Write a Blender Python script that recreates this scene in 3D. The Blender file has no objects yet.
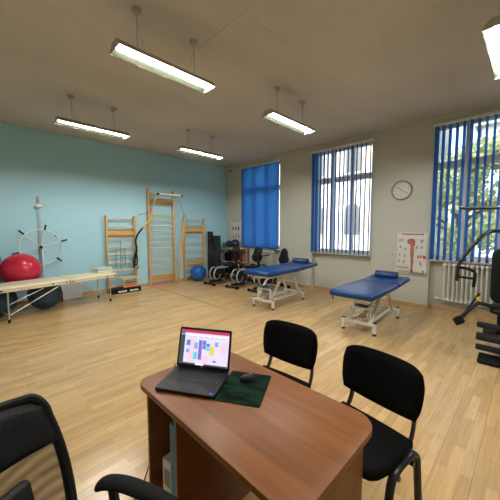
import bpy, bmesh, math, random
from mathutils import Vector, Matrix, Euler, noise
random.seed(7)
PI = math.pi
C = bpy.context.scene.collection
SC = bpy.context.scene

# ------------------------------------------------------------------ materials
def mat(name, col, rough=0.5, metal=0.0, bump=0.0, bscale=50.0, spec=0.5, var=0.0, vscale=8.0, emit=None, estr=0.0, coat=0.0):
    m = bpy.data.materials.new(name); m.use_nodes = True
    nt = m.node_tree; b = nt.nodes['Principled BSDF']
    b.inputs['Base Color'].default_value = (*col, 1)
    b.inputs['Roughness'].default_value = rough
    b.inputs['Metallic'].default_value = metal
    b.inputs['Specular IOR Level'].default_value = spec
    b.inputs['Coat Weight'].default_value = coat
    if emit:
        b.inputs['Emission Color'].default_value = (*emit, 1)
        b.inputs['Emission Strength'].default_value = estr
    tc = nt.nodes.new('ShaderNodeTexCoord')
    if var > 0:
        n = nt.nodes.new('ShaderNodeTexNoise'); n.inputs['Scale'].default_value = vscale; n.inputs['Detail'].default_value = 4
        r = nt.nodes.new('ShaderNodeMapRange'); r.inputs['To Min'].default_value = 1-var; r.inputs['To Max'].default_value = 1+var
        x = nt.nodes.new('ShaderNodeMix'); x.data_type = 'RGBA'; x.blend_type = 'MULTIPLY'; x.inputs[0].default_value = 1
        x.inputs[6].default_value = (*col, 1)
        nt.links.new(tc.outputs['Object'], n.inputs['Vector']); nt.links.new(n.outputs['Fac'], r.inputs['Value'])
        nt.links.new(r.outputs['Result'], x.inputs[7]); nt.links.new(x.outputs[2], b.inputs['Base Color'])
    if bump > 0:
        n = nt.nodes.new('ShaderNodeTexNoise'); n.inputs['Scale'].default_value = bscale; n.inputs['Detail'].default_value = 3
        bp = nt.nodes.new('ShaderNodeBump'); bp.inputs['Strength'].default_value = bump; bp.inputs['Distance'].default_value = 0.01
        nt.links.new(tc.outputs['Object'], n.inputs['Vector']); nt.links.new(n.outputs['Fac'], bp.inputs['Height'])
        nt.links.new(bp.outputs['Normal'], b.inputs['Normal'])
    return m

def wood(name, c1, c2, rough=0.4, axis='X', scale=3.0, dist=2.0, coat=0.0, spec=0.5):
    m = bpy.data.materials.new(name); m.use_nodes = True
    nt = m.node_tree; b = nt.nodes['Principled BSDF']; L = nt.links
    b.inputs['Roughness'].default_value = rough; b.inputs['Coat Weight'].default_value = coat
    tc = nt.nodes.new('ShaderNodeTexCoord'); mp = nt.nodes.new('ShaderNodeMapping')
    s = {'X': (0.6, 9, 9), 'Y': (9, 0.6, 9), 'Z': (9, 9, 0.6)}[axis]
    mp.inputs['Scale'].default_value = s
    n = nt.nodes.new('ShaderNodeTexNoise'); n.inputs['Scale'].default_value = scale; n.inputs['Detail'].default_value = 6; n.inputs['Distortion'].default_value = dist
    cr = nt.nodes.new('ShaderNodeValToRGB')
    cr.color_ramp.elements[0].position = 0.3; cr.color_ramp.elements[0].color = (*c1, 1)
    cr.color_ramp.elements[1].position = 0.7; cr.color_ramp.elements[1].color = (*c2, 1)
    L.new(tc.outputs['Object'], mp.inputs['Vector']); L.new(mp.outputs['Vector'], n.inputs['Vector'])
    L.new(n.outputs['Fac'], cr.inputs['Fac']); L.new(cr.outputs['Color'], b.inputs['Base Color'])
    b.inputs['Specular IOR Level'].default_value = spec
    return m

def floor_mat():
    m = bpy.data.materials.new('laminate_floor'); m.use_nodes = True
    nt = m.node_tree; b = nt.nodes['Principled BSDF']; L = nt.links; N = nt.nodes.new
    tc = N('ShaderNodeTexCoord'); mp = N('ShaderNodeMapping'); mp.inputs['Rotation'].default_value = (0, 0, PI/2)
    L.new(tc.outputs['Object'], mp.inputs['Vector'])
    def brick(w, h, off, c1, c2, mo, ms):
        k = N('ShaderNodeTexBrick'); k.offset = off; k.inputs['Scale'].default_value = 1
        k.inputs['Brick Width'].default_value = w; k.inputs['Row Height'].default_value = h
        k.inputs['Color1'].default_value = c1; k.inputs['Color2'].default_value = c2; k.inputs['Mortar'].default_value = mo
        k.inputs['Mortar Size'].default_value = ms; k.inputs['Mortar Smooth'].default_value = 0.3; k.inputs['Bias'].default_value = 0
        L.new(mp.outputs['Vector'], k.inputs['Vector']); return k
    k1 = brick(0.43, 0.065, 0.37, (0.525, 0.34, 0.15, 1), (0.66, 0.445, 0.21, 1), (0.42, 0.28, 0.125, 1), 0.0006)
    k2 = brick(1.29, 0.195, 0.41, (1, 1, 1, 1), (0.93, 0.93, 0.92, 1), (0.62, 0.55, 0.48, 1), 0.0016)
    mx = N('ShaderNodeMix'); mx.data_type = 'RGBA'; mx.blend_type = 'MULTIPLY'; mx.inputs[0].default_value = 1
    L.new(k1.outputs['Color'], mx.inputs[6]); L.new(k2.outputs['Color'], mx.inputs[7])
    m2 = N('ShaderNodeMapping'); m2.inputs['Scale'].default_value = (26, 1.2, 1); L.new(tc.outputs['Object'], m2.inputs['Vector'])
    n = N('ShaderNodeTexNoise'); n.inputs['Scale'].default_value = 2.2; n.inputs['Detail'].default_value = 5; n.inputs['Distortion'].default_value = 1.2
    L.new(m2.outputs['Vector'], n.inputs['Vector'])
    r = N('ShaderNodeMapRange'); r.inputs['From Min'].default_value = .3; r.inputs['From Max'].default_value = .7
    r.inputs['To Min'].default_value = 0.86; r.inputs['To Max'].default_value = 1.1
    L.new(n.outputs['Fac'], r.inputs['Value'])
    mx2 = N('ShaderNodeMix'); mx2.data_type = 'RGBA'; mx2.blend_type = 'MULTIPLY'; mx2.inputs[0].default_value = 1
    L.new(mx.outputs[2], mx2.inputs[6]); L.new(r.outputs['Result'], mx2.inputs[7])
    L.new(mx2.outputs[2], b.inputs['Base Color'])
    n3 = N('ShaderNodeTexNoise'); n3.inputs['Scale'].default_value = 1.3; n3.inputs['Detail'].default_value = 4
    L.new(tc.outputs['Object'], n3.inputs['Vector'])
    r3 = N('ShaderNodeMapRange'); r3.inputs['To Min'].default_value = 0.17; r3.inputs['To Max'].default_value = 0.27
    L.new(n3.outputs['Fac'], r3.inputs['Value']); L.new(r3.outputs['Result'], b.inputs['Roughness'])
    bp = N('ShaderNodeBump'); bp.inputs['Strength'].default_value = 0.12; bp.inputs['Distance'].default_value = 0.002
    L.new(k2.outputs['Color'], bp.inputs['Height']); L.new(bp.outputs['Normal'], b.inputs['Normal'])
    return m

def ceiling_mat():
    m = mat('ceiling_plaster', (0.60, 0.56, 0.50), 0.9, bump=0.15, bscale=6)
    nt = m.node_tree; b = nt.nodes['Principled BSDF']; L = nt.links; N = nt.nodes.new
    tc = N('ShaderNodeTexCoord'); mp = N('ShaderNodeMapping'); mp.inputs['Scale'].default_value = (0.5, 0.25, 1)
    n = N('ShaderNodeTexNoise'); n.inputs['Scale'].default_value = 1.6; n.inputs['Detail'].default_value = 7; n.inputs['Roughness'].default_value = .6
    cr = N('ShaderNodeValToRGB')
    cr.color_ramp.elements[0].position = .35; cr.color_ramp.elements[0].color = (0.49, 0.465, 0.425, 1)
    cr.color_ramp.elements[1].position = .7; cr.color_ramp.elements[1].color = (0.61, 0.58, 0.535, 1)
    L.new(tc.outputs['Object'], mp.inputs['Vector']); L.new(mp.outputs['Vector'], n.inputs['Vector'])
    L.new(n.outputs['Fac'], cr.inputs['Fac']); L.new(cr.outputs['Color'], b.inputs['Base Color'])
    return m

def blind_mat():
    m = bpy.data.materials.new('blue_blind_fabric'); m.use_nodes = True
    nt = m.node_tree; b = nt.nodes['Principled BSDF']; L = nt.links; N = nt.nodes.new
    b.inputs['Base Color'].default_value = (0.035, 0.09, 0.23, 1); b.inputs['Roughness'].default_value = 0.7
    tr = N('ShaderNodeBsdfTranslucent'); tr.inputs['Color'].default_value = (0.05, 0.27, 0.78, 1)
    mx = N('ShaderNodeMixShader'); mx.inputs[0].default_value = 0.6
    out = nt.nodes['Material Output']
    L.new(b.outputs[0], mx.inputs[1]); L.new(tr.outputs[0], mx.inputs[2]); L.new(mx.outputs[0], out.inputs['Surface'])
    return m

def glass_mat():
    m = bpy.data.materials.new('window_glass'); m.use_nodes = True
    nt = m.node_tree; L = nt.links; N = nt.nodes.new
    nt.nodes.remove(nt.nodes['Principled BSDF'])
    t = N('ShaderNodeBsdfTransparent'); t.inputs['Color'].default_value = (0.93, 0.96, 0.96, 1)
    g = N('ShaderNodeBsdfGlossy'); g.inputs['Roughness'].default_value = 0.02
    mx = N('ShaderNodeMixShader'); mx.inputs[0].default_value = 0.06
    L.new(t.outputs[0], mx.inputs[1]); L.new(g.outputs[0], mx.inputs[2]); L.new(mx.outputs[0], nt.nodes['Material Output'].inputs['Surface'])
    return m

def mesh_fabric():
    m = bpy.data.materials.new('see_through_mesh'); m.use_nodes = True
    nt = m.node_tree; L = nt.links; N = nt.nodes.new
    b = nt.nodes['Principled BSDF']; b.inputs['Base Color'].default_value = (0.012, 0.012, 0.012, 1); b.inputs['Roughness'].default_value = .6
    t = N('ShaderNodeBsdfTransparent'); mx = N('ShaderNodeMixShader')
    tc = N('ShaderNodeTexCoord'); w = N('ShaderNodeTexWave'); w.wave_type = 'RINGS'; w.inputs['Scale'].default_value = 9; w.inputs['Distortion'].default_value = 6; w.inputs['Detail'].default_value = 1; w.inputs['Detail Scale'].default_value = .6
    r = N('ShaderNodeMapRange'); r.inputs['To Min'].default_value = 0.56; r.inputs['To Max'].default_value = 0.76
    L.new(tc.outputs['Object'], w.inputs['Vector']); L.new(w.outputs['Fac'], r.inputs['Value']); L.new(r.outputs['Result'], mx.inputs[0])
    L.new(t.outputs[0], mx.inputs[1]); L.new(b.outputs[0], mx.inputs[2]); L.new(mx.outputs[0], nt.nodes['Material Output'].inputs['Surface'])
    return m

def leaf_mat(name, c):
    m = bpy.data.materials.new(name); m.use_nodes = True
    nt = m.node_tree; L = nt.links; N = nt.nodes.new
    b = nt.nodes['Principled BSDF']; b.inputs['Base Color'].default_value = (*c, 1); b.inputs['Roughness'].default_value = .5
    tr = N('ShaderNodeBsdfTranslucent'); tr.inputs['Color'].default_value = (c[0]*1.6, c[1]*1.6, c[2], 1)
    mx = N('ShaderNodeMixShader'); mx.inputs[0].default_value = 0.4
    L.new(b.outputs[0], mx.inputs[1]); L.new(tr.outputs[0], mx.inputs[2]); L.new(mx.outputs[0], nt.nodes['Material Output'].inputs['Surface'])
    return m

M = {}
M['floor'] = floor_mat(); M['ceiling'] = ceiling_mat(); M['blind'] = blind_mat(); M['glass'] = glass_mat(); M['mesh'] = mesh_fabric()
M['wall'] = mat('cream_wall_paint', (0.515, 0.525, 0.455), .85, bump=.25, bscale=9, var=.05, vscale=2.5)
M['bluewall'] = mat('pale_blue_wall_paint', (0.38, 0.655, 0.77), .62, bump=.2, bscale=9, var=.03, vscale=2)
M['skirting'] = wood('skirting_wood', (0.42, 0.26, 0.12), (0.55, 0.36, 0.18), .45, 'X')
M['beech'] = wood('beech_bar_wood', (0.58, 0.33, 0.13), (0.72, 0.45, 0.20), .4, 'Z')
M['beechy'] = wood('beech_rung_wood', (0.66, 0.43, 0.20), (0.80, 0.56, 0.30), .4, 'Y')
M['board'] = wood('orange_board_wood', (0.62, 0.30, 0.07), (0.74, 0.40, 0.11), .4, 'Y')
M['desk'] = wood('cherry_laminate', (0.185, 0.062, 0.013), (0.275, 0.097, 0.021), .40, 'X', 2.0, 1.0, spec=.28)
M['deskside'] = wood('cherry_laminate_side', (0.17, 0.054, 0.011), (0.25, 0.084, 0.018), .38, 'Y', 2.0, 1.0)
M['white'] = mat('white_paint', (0.72, 0.72, 0.68), .4)
M['winframe'] = mat('white_window_frame', (0.62, 0.63, 0.62), .45)
M['cream_metal'] = mat('cream_powder_coat', (0.76, 0.75, 0.69), .38)
M['radiator'] = mat('cream_radiator_enamel', (0.62, 0.61, 0.54), .35)
M['chrome'] = mat('brushed_aluminium', (0.62, 0.62, 0.6), .3, .9)
M['steel'] = mat('grey_steel', (0.30, 0.31, 0.31), .45, .5)
M['silver'] = mat('silver_plastic', (0.42, 0.43, 0.44), .4, .3)
M['blackfab'] = mat('black_chair_fabric', (0.0035, 0.0035, 0.004), .95, bump=.4, bscale=400, spec=.15)
M['blackplastic'] = mat('black_plastic', (0.009, 0.009, 0.010), .5, spec=.3)
M['blackrubber'] = mat('black_rubber', (0.009, 0.009, 0.010), .8, spec=.2)
M['blackmetal'] = mat('black_metal', (0.012, 0.012, 0.014), .32)
M['blackleather'] = mat('black_leather', (0.007, 0.008, 0.010), .5, spec=.25, bump=.2, bscale=150)
M['blueleather'] = mat('blue_upholstery', (0.005, 0.045, 0.18), .33, bump=.1, bscale=120, spec=.35)
M['bluebolster'] = mat('dark_blue_upholstery', (0.008, 0.040, 0.15), .35)
M['creamvinyl'] = mat('cream_vinyl', (0.72, 0.65, 0.47), .42)
M['redball'] = mat('red_ball_vinyl', (0.50, 0.018, 0.045), .22)
M['tealball'] = mat('dark_teal_ball_vinyl', (0.010, 0.050, 0.085), .3)
M['greyball'] = mat('grey_ball_vinyl', (0.05, 0.055, 0.065), .35)
M['blueball'] = mat('bright_blue_ball_vinyl', (0.004, 0.09, 0.36), .22)
M['navyball'] = mat('navy_ball_vinyl', (0.008, 0.014, 0.05), .4)
M['foam'] = mat('black_foam', (0.010, 0.012, 0.016), .85, bump=.3, bscale=90)
M['navyfoam'] = mat('navy_foam', (0.012, 0.018, 0.035), .85, bump=.3, bscale=90)
M['yellow'] = mat('yellow_webbing', (0.75, 0.42, 0.03), .6)
M['orange'] = mat('orange_fabric', (0.75, 0.12, 0.02), .7)
M['red'] = mat('red_fabric', (0.35, 0.02, 0.015), .7)
M['pink'] = mat('pink_rubber', (0.68, 0.25, 0.36), .7)
M['paper'] = mat('poster_paper', (0.66, 0.65, 0.60), .6)
M['ink'] = mat('black_ink', (0.03, 0.03, 0.03), .6)
M['greyink'] = mat('grey_ink', (0.22, 0.21, 0.20), .6)
M['redink'] = mat('red_muscle_ink', (0.42, 0.10, 0.05), .6)
M['paleink'] = mat('pale_muscle_ink', (0.52, 0.30, 0.2), .6)
M['clockface'] = mat('clock_face', (0.60, 0.61, 0.60), .5)
M['clockrim'] = mat('grey_clock_rim', (0.24, 0.25, 0.26), .35)
M['tube'] = mat('lit_fluorescent_tube', (1, 1, 1), .5, emit=(1.0, 0.98, 0.92), estr=95)
M['reflector'] = mat('lamp_reflector', (0.020, 0.022, 0.014), .6, spec=.08)
M['lampbody'] = mat('lamp_housing', (0.42, 0.38, 0.33), .5)
M['laptop'] = mat('dark_laptop_shell', (0.010, 0.011, 0.013), .5, spec=.3)
M['keys'] = mat('laptop_keys', (0.006, 0.006, 0.007), .45)
M['padsurf'] = mat('touchpad', (0.012, 0.013, 0.015), .4, spec=.3)
def screen(n, c, s=0.62): return mat(n, (0.02, 0.02, 0.02), .3, emit=c, estr=s)
M['s_bg'] = screen('screen_background', (0.72, 0.64, 0.78)); M['s_head'] = screen('screen_header', (0.50, 0.035, 0.11))
M['s_side'] = screen('screen_sidebar', (0.04, 0.06, 0.08)); M['s_blue'] = screen('screen_blue', (0.09, 0.20, 0.62))
M['s_viol'] = screen('screen_violet', (0.19, 0.13, 0.56)); M['s_cyan'] = screen('screen_cyan', (0.10, 0.56, 0.72))
M['s_yel'] = screen('screen_yellow', (0.75, 0.58, 0.06)); M['s_lblue'] = screen('screen_pale_blue', (0.18, 0.36, 0.72))
M['s_pink'] = screen('screen_pink_cells', (0.76, 0.56, 0.66)); M['s_white'] = screen('screen_white', (0.82, 0.80, 0.86))
M['intel'] = mat('blue_sticker', (0.01, 0.15, 0.45), .4)
M['folder'] = mat('blue_folder', (0.03, 0.20, 0.36), .5)
M['box'] = mat('white_carton', (0.60, 0.60, 0.62), .6)
M['stripe'] = mat('dark_joint_strip', (0.10, 0.07, 0.04), .5)
M['facade'] = mat('beige_facade', (0.62, 0.55, 0.45), .8, var=.08, vscale=1)
M['facade2'] = mat('pale_blue_grey_facade', (0.55, 0.62, 0.72), .8, var=.06, vscale=1)
M['shade'] = mat('facade_window_glass', (0.08, 0.09, 0.11), .2)
M['trim'] = mat('facade_trim', (0.70, 0.66, 0.58), .8)
M['ground'] = mat('courtyard_ground', (0.22, 0.21, 0.19), .9, var=.2, vscale=3)
M['bark'] = mat('tree_bark', (0.10, 0.075, 0.05), .9)
M['leaf'] = leaf_mat('tree_leaf', (0.30, 0.34, 0.19))
M['towel'] = mat('pale_blue_towel', (0.42, 0.55, 0.60), .9, bump=.3, bscale=120)
M['pad'] = None

def pad_mat():
    m = mat('dark_green_print_mat', (0.01, 0.02, 0.015), .85, spec=.06)
    nt = m.node_tree; b = nt.nodes['Principled BSDF']; L = nt.links; N = nt.nodes.new
    tc = N('ShaderNodeTexCoord'); mp = N('ShaderNodeMapping'); mp.inputs['Scale'].default_value = (5, 14, 1); mp.inputs['Rotation'].default_value = (0, 0, .5)
    n = N('ShaderNodeTexNoise'); n.inputs['Scale'].default_value = 1.3; n.inputs['Detail'].default_value = 3
    cr = N('ShaderNodeValToRGB')
    cr.color_ramp.elements[0].position = .42; cr.color_ramp.elements[0].color = (0.003, 0.007, 0.005, 1)
    cr.color_ramp.elements[1].position = .6; cr.color_ramp.elements[1].color = (0.009, 0.034, 0.020, 1)
    L.new(tc.outputs['Object'], mp.inputs['Vector']); L.new(mp.outputs['Vector'], n.inputs['Vector']); L.new(n.outputs['Fac'], cr.inputs['Fac'])
    L.new(cr.outputs['Color'], b.inputs['Base Color'])
    return m
M['pad'] = pad_mat()

# ------------------------------------------------------------------ mesh helpers
class MB:
    """collects shapes and links them as one mesh object"""
    def __init__(s): s.bm = bmesh.new(); s.mats = []
    def mi(s, m):
        if m is None: return 0
        if m not in s.mats: s.mats.append(m)
        return s.mats.index(m)
    def merge(s, t, mx=None, m=None):
        if mx is not None: bmesh.ops.transform(t, matrix=mx, verts=t.verts)
        me = bpy.data.meshes.new('tmp'); k = s.mi(m)
        for f in t.faces: f.material_index = k
        t.to_mesh(me); t.free(); s.bm.from_mesh(me); bpy.data.meshes.remove(me)
        return s
    def box(s, c, d, rot=(0, 0, 0), bev=0.0, seg=2, m=None):
        t = bmesh.new(); bmesh.ops.create_cube(t, size=1)
        bmesh.ops.scale(t, vec=Vector(d), verts=t.verts)
        if bev > 0: bmesh.ops.bevel(t, geom=list(t.edges), offset=min(bev, min(d)*.49), segments=seg, profile=.5, affect='EDGES')
        return s.merge(t, Matrix.Translation(c) @ Euler(rot).to_matrix().to_4x4(), m)
    def beam(s, a, b, w, h, m=None, bev=0.003, up=(0, 0, 1)):
        a = Vector(a); b = Vector(b); z = (b-a); L = z.length; z.normalize()
        u = Vector(up)
        if abs(z.dot(u)) > .99: u = Vector((0, 1, 0))
        x = u.cross(z).normalized(); y = z.cross(x)
        t = bmesh.new(); bmesh.ops.create_cube(t, size=1); bmesh.ops.scale(t, vec=(w, h, L), verts=t.verts)
        if bev: bmesh.ops.bevel(t, geom=list(t.edges), offset=min(bev, w*.4, h*.4), segments=2, profile=.5, affect='EDGES')
        R = Matrix((x, y, z)).transposed().to_4x4()
        return s.merge(t, Matrix.Translation((a+b)/2) @ R, m)
    def tube(s, pts, r, seg=10, m=None, closed=False, sx=1.0, sy=1.0, caps=True, rad=None):
        P = [Vector(p) for p in pts]; n = len(P); t = bmesh.new(); rings = []
        T = []
        for i in range(n):
            if closed: d = P[(i+1) % n]-P[i-1]
            else: d = P[min(i+1, n-1)]-P[max(i-1, 0)]
            T.append(d.normalized())
        ref = Vector((0, 0, 1))
        if abs(T[0].dot(ref)) > .9: ref = Vector((1, 0, 0))
        x = (ref - T[0]*ref.dot(T[0])).normalized()
        for i in range(n):
            x = (x - T[i]*x.dot(T[i])).normalized(); y = T[i].cross(x)
            rr = rad[i] if rad else r
            rings.append([t.verts.new(P[i]+x*math.cos(2*PI*j/seg)*rr*sx+y*math.sin(2*PI*j/seg)*rr*sy) for j in range(seg)])
        for i in range(n if closed else n-1):
            a = rings[i]; b = rings[(i+1) % n]
            for j in range(seg): t.faces.new((a[j], a[(j+1) % seg], b[(j+1) % seg], b[j]))
        if caps and not closed:
            t.faces.new(rings[0][::-1]); t.faces.new(rings[-1])
        return s.merge(t, None, m)
    def lathe(s, prof, c=(0, 0, 0), rot=(0, 0, 0), seg=24, m=None):
        t = bmesh.new(); rings = []
        for r, z in prof:
            rings.append([t.verts.new((r*math.cos(2*PI*j/seg), r*math.sin(2*PI*j/seg), z)) for j in range(seg)] if r > 1e-6 else [t.verts.new((0, 0, z))])
        for a, b in zip(rings, rings[1:]):
            for j in range(seg):
                k = (j+1) % seg
                if len(a) == 1 and len(b) > 1: t.faces.new((a[0], b[k], b[j]))
                elif len(b) == 1 and len(a) > 1: t.faces.new((a[j], a[k], b[0]))
                elif len(a) > 1: t.faces.new((a[j], a[k], b[k], b[j]))
        if len(rings[0]) > 1: t.faces.new(rings[0][::-1])
        if len(rings[-1]) > 1: t.faces.new(rings[-1])
        bmesh.ops.recalc_face_normals(t, faces=t.faces)
        return s.merge(t, Matrix.Translation(c) @ Euler(rot).to_matrix().to_4x4(), m)
    def ball(s, c, r, sc=(1, 1, 1), u=32, v=20, rot=(0, 0, 0), m=None):
        t = bmesh.new(); bmesh.ops.create_uvsphere(t, u_segments=u, v_segments=v, radius=r)
        bmesh.ops.scale(t, vec=sc, verts=t.verts)
        return s.merge(t, Matrix.Translation(c) @ Euler(rot).to_matrix().to_4x4(), m)
    def prism(s, outline, th, mx=None, m=None, bev=0.0, seg=2):
        """outline in XY, thickness th along +Z"""
        t = bmesh.new(); v = [t.verts.new((p[0], p[1], 0)) for p in outline]; f = t.faces.new(v)
        if th > 0:
            r = bmesh.ops.extrude_face_region(t, geom=[f])
            nv = [g for g in r['geom'] if isinstance(g, bmesh.types.BMVert)]
            bmesh.ops.translate(t, vec=(0, 0, th), verts=nv)
            if bev:
                ed = [e for e in t.edges if abs(e.verts[0].co.z-e.verts[1].co.z) < 1e-6]
                bmesh.ops.bevel(t, geom=ed, offset=bev, segments=seg, profile=.5, affect='EDGES')
        bmesh.ops.recalc_face_normals(t, faces=t.faces)
        return s.merge(t, mx, m)
    def build(s, name, m=None, parent=None, smooth=True, ang=35):
        me = bpy.data.meshes.new(name); s.bm.to_mesh(me); s.bm.free()
        if s.mats:
            for k in s.mats: me.materials.append(k)
        else: me.materials.append(m)
        if smooth:
            for p in me.polygons: p.use_smooth = True
            me.set_sharp_from_angle(angle=math.radians(ang))
        o = bpy.data.objects.new(name, me); C.objects.link(o)
        if parent is not None: o.parent = parent
        return o

def tag(o, label, cat, group=None, kind=None):
    o['label'] = label; o['category'] = cat
    if group: o['group'] = group
    if kind: o['kind'] = kind
    return o
def thing(name, label, cat, loc=(0, 0, 0), rz=0.0, group=None):
    o = bpy.data.objects.new(name, None); C.objects.link(o); o.empty_display_size = .1
    o.location = loc; o.rotation_euler = (0, 0, rz)
    return tag(o, label, cat, group)
def place(o, loc, rz=0.0, rot=None):
    o.location = loc; o.rotation_euler = rot if rot else (0, 0, rz); return o
def dup(root, loc, rz, label, group=None):
    r = root.copy(); C.objects.link(r); r.location = loc; r.rotation_euler = (0, 0, rz); r['label'] = label
    if group: r['group'] = group
    for ch in list(root.children):
        c = ch.copy(); C.objects.link(c); c.parent = r
        for g in list(ch.children):
            d = g.copy(); C.objects.link(d); d.parent = c
    return r
def struct(name, mb, m=None, smooth=False, parent=None):
    o = mb.build(name, m, parent, smooth)
    if parent is None: o['kind'] = 'structure'
    return o
def smooth_path(pts, n=6):
    P = [Vector(p) for p in pts]; out = []
    for i in range(len(P)-1):
        p0 = P[max(i-1, 0)]; p1 = P[i]; p2 = P[i+1]; p3 = P[min(i+2, len(P)-1)]
        for k in range(n):
            t = k/n
            out.append(0.5*((2*p1)+(-p0+p2)*t+(2*p0-5*p1+4*p2-p3)*t*t+(-p0+3*p1-3*p2+p3)*t**3))
    out.append(P[-1]); return out
def fillet(pts, r, n=5):
    P = [Vector(p) for p in pts]; out = [P[0]]
    for i in range(1, len(P)-1):
        a = (P[i-1]-P[i]); b = (P[i+1]-P[i]); d = min(r, a.length*.45, b.length*.45)
        s = P[i]+a.normalized()*d; e = P[i]+b.normalized()*d
        for k in range(n+1):
            t = k/n; out.append(s*(1-t)**2+P[i]*2*t*(1-t)+e*t*t)
    out.append(P[-1]); return out
def rrect(w, h, r, n=6, cx=0, cy=0):
    out = []
    for sx, sy, a0 in ((1, 1, 0), (-1, 1, PI/2), (-1, -1, PI), (1, -1, 1.5*PI)):
        for k in range(n+1):
            a = a0+k/n*PI/2; out.append((cx+sx*(w/2-r)+r*math.cos(a), cy+sy*(h/2-r)+r*math.sin(a)))
    return out
def text_mesh(name, body, size, m, parent, loc, rot):
    cu = bpy.data.curves.new(name, 'FONT'); cu.body = body; cu.size = size; cu.align_x = 'CENTER'; cu.align_y = 'CENTER'; cu.extrude = .0004
    t = bpy.data.objects.new('tmp', cu); C.objects.link(t)
    dg = bpy.context.evaluated_depsgraph_get(); me = bpy.data.meshes.new_from_object(t.evaluated_get(dg)); bpy.data.objects.remove(t)
    me.materials.clear(); me.materials.append(m)
    o = bpy.data.objects.new(name, me); C.objects.link(o); o.parent = parent; o.location = loc; o.rotation_euler = rot
    return o

# ------------------------------------------------------------------ room shell
RX, RY, H = 9.1, -7.2, 3.62
WT = .42
WIN = [(0.815, 2.33), (3.39, 4.90), (6.02, 7.53)]
WTOP = 3.47
struct('floor', MB().box((RX/2, RY/2+.0, -.05), (RX+.84, -RY+.84, .1)), M['floor'])
ceil = struct('ceiling', MB().box((RX/2, RY/2, H+.1), (RX+.84, -RY+.84, .2)), M['ceiling'])
struct('wall_left', MB().box((-.21, RY/2, H/2), (.42, -RY, H)), M['bluewall'])
w = MB(); xs = [-.42]+[v for p in WIN for v in p]+[RX+.42]
for i in range(0, len(xs), 2): w.box(((xs[i]+xs[i+1])/2, WT/2, H/2), (xs[i+1]-xs[i], WT, H))
for a, b in WIN:
    w.box(((a+b)/2, WT/2, (WTOP+H)/2), (b-a, WT, H-WTOP))
    w.box(((a+b)/2, (.13+WT)/2, .47), (b-a, WT-.13, .94))
struct('wall_window_side', w, M['wall'])
struct('wall_right', MB().box((RX+.21, RY/2, H/2), (.42, -RY, H)), M['wall'])
struct('wall_back', MB().box((RX/2, RY-.21, H/2), (RX+.84, .42, H)), M['wall'])
struct('baseboard_left', MB().box((.009, (RY)/2, .035), (.018, -RY, .07), bev=.004), M['skirting'])
b = MB(); prev = 0.018
for a, c in WIN+[(RX, RX)]:
    b.box(((prev+a)/2, -.009, .035), (a-prev, .018, .07), bev=.004)
    if c > a:
        b.box(((a+c)/2, .121, .035), (c-a, .018, .07), bev=.004)
    prev = c
struct('baseboard_window_side', b, M['skirting'])
# dark expansion joint across the floor
struct('trim_1', MB().box((1.66, -2.80, .002), (3.3, .012, .004)), M['stripe'])
# plaster seams across the ceiling
s = MB()
s.box((5.34, -2.75, H-.001), (.012, 2.9, .004)); s.box((4.9, -4.28, H-.001), (1.0, .010, .004)); s.box((5.62, -1.02, H-.001), (.02, .75, .004), rot=(0, 0, -.75))
s.box((6.12, -.95, H-.001), (.9, .010, .004), rot=(0, 0, -.5))
struct('trim_2', s, M['ceiling'])

for i, (a, c) in enumerate(WIN):
    cx = (a+c)/2; W = c-a
    f = MB(); y = .085; d = .06
    for x, ww in ((a+.03, .06), (c-.03, .06), (a+W/3, .085), (a+2*W/3, .085)):
        f.box((x, y, (0.98+WTOP)/2), (ww, d, WTOP-.98), bev=.005)
    for z, hh in ((1.02, .08), (WTOP-.04, .08), (2.73, .13)):
        f.box((cx, y, z), (W, d-.004, hh), bev=.005)
    fr = struct('window_%d' % (i+1), f, M['winframe'])
    g = MB().box((cx, y, (1.0+WTOP)/2), (W-.04, .006, WTOP-1.05)).build('window_pane', M['glass'], fr, False)
    MB().box((cx, .10, .955), (W, .24, .03), bev=.006).build('window_sill', M['winframe'], fr)

# ------------------------------------------------------------------ vertical blinds
def blind(idx, ang, label, extra=()):
    a, c = WIN[idx]; cx = (a+c)/2; top = WTOP-.01
    W = c-a
    t = thing('vertical_blind', label, 'blind', (cx, -.055, 0.97), 0, 'vertical blinds hanging over the windows')
    MB().box((0, 0, top-.97-.01), (W+.04, .05, .045), bev=.004).build('headrail', M['white'], t)
    n = 15 if idx != 0 else 17
    for k in range(n):
        x = -W/2+.045+(W-.09)*k/(n-1)
        an = ang(k/(n-1))
        mb = MB(); Ht = top-.97-.035
        ou = []
        hw = .0445
        pts = [(-hw, .000), (-hw/2, .004), (0, .0055), (hw/2, .004), (hw, 0)]
        t2 = bmesh.new()
        lo = [t2.verts.new((p[0], p[1], .012)) for p in pts]; hi = [t2.verts.new((p[0], p[1], Ht)) for p in pts]
        for q in range(4): t2.faces.new((lo[q], lo[q+1], hi[q+1], hi[q]))
        mb.merge(t2, Matrix.Rotation(an, 4, 'Z'), M['blind'])
        mb.box((0, 0, .018), (.088, .006, .03), rot=(0, 0, an), m=M['blind'])
        o = mb.build('slat', None, t); o.location = (x, 0, 0)
    MB().tube([(-W/2+.04, .0, .02), (W/2-.04, .0, .02)], .0015, 5).build('bottom_chain', M['white'], t)
    return t
blind(0, lambda k: math.radians(20), 'closed bright blue vertical blind on the window nearest the corner')
blind(1, lambda k: math.radians(64 if k < .12 else 95), 'half open blue vertical blind on the middle window behind the blue treatment tables')
blind(2, lambda k: math.radians(50 if k < .06 else (66 if k < .5 else 72)), 'open blue vertical blind on the window by the gym machine and anatomy chart')

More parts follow.
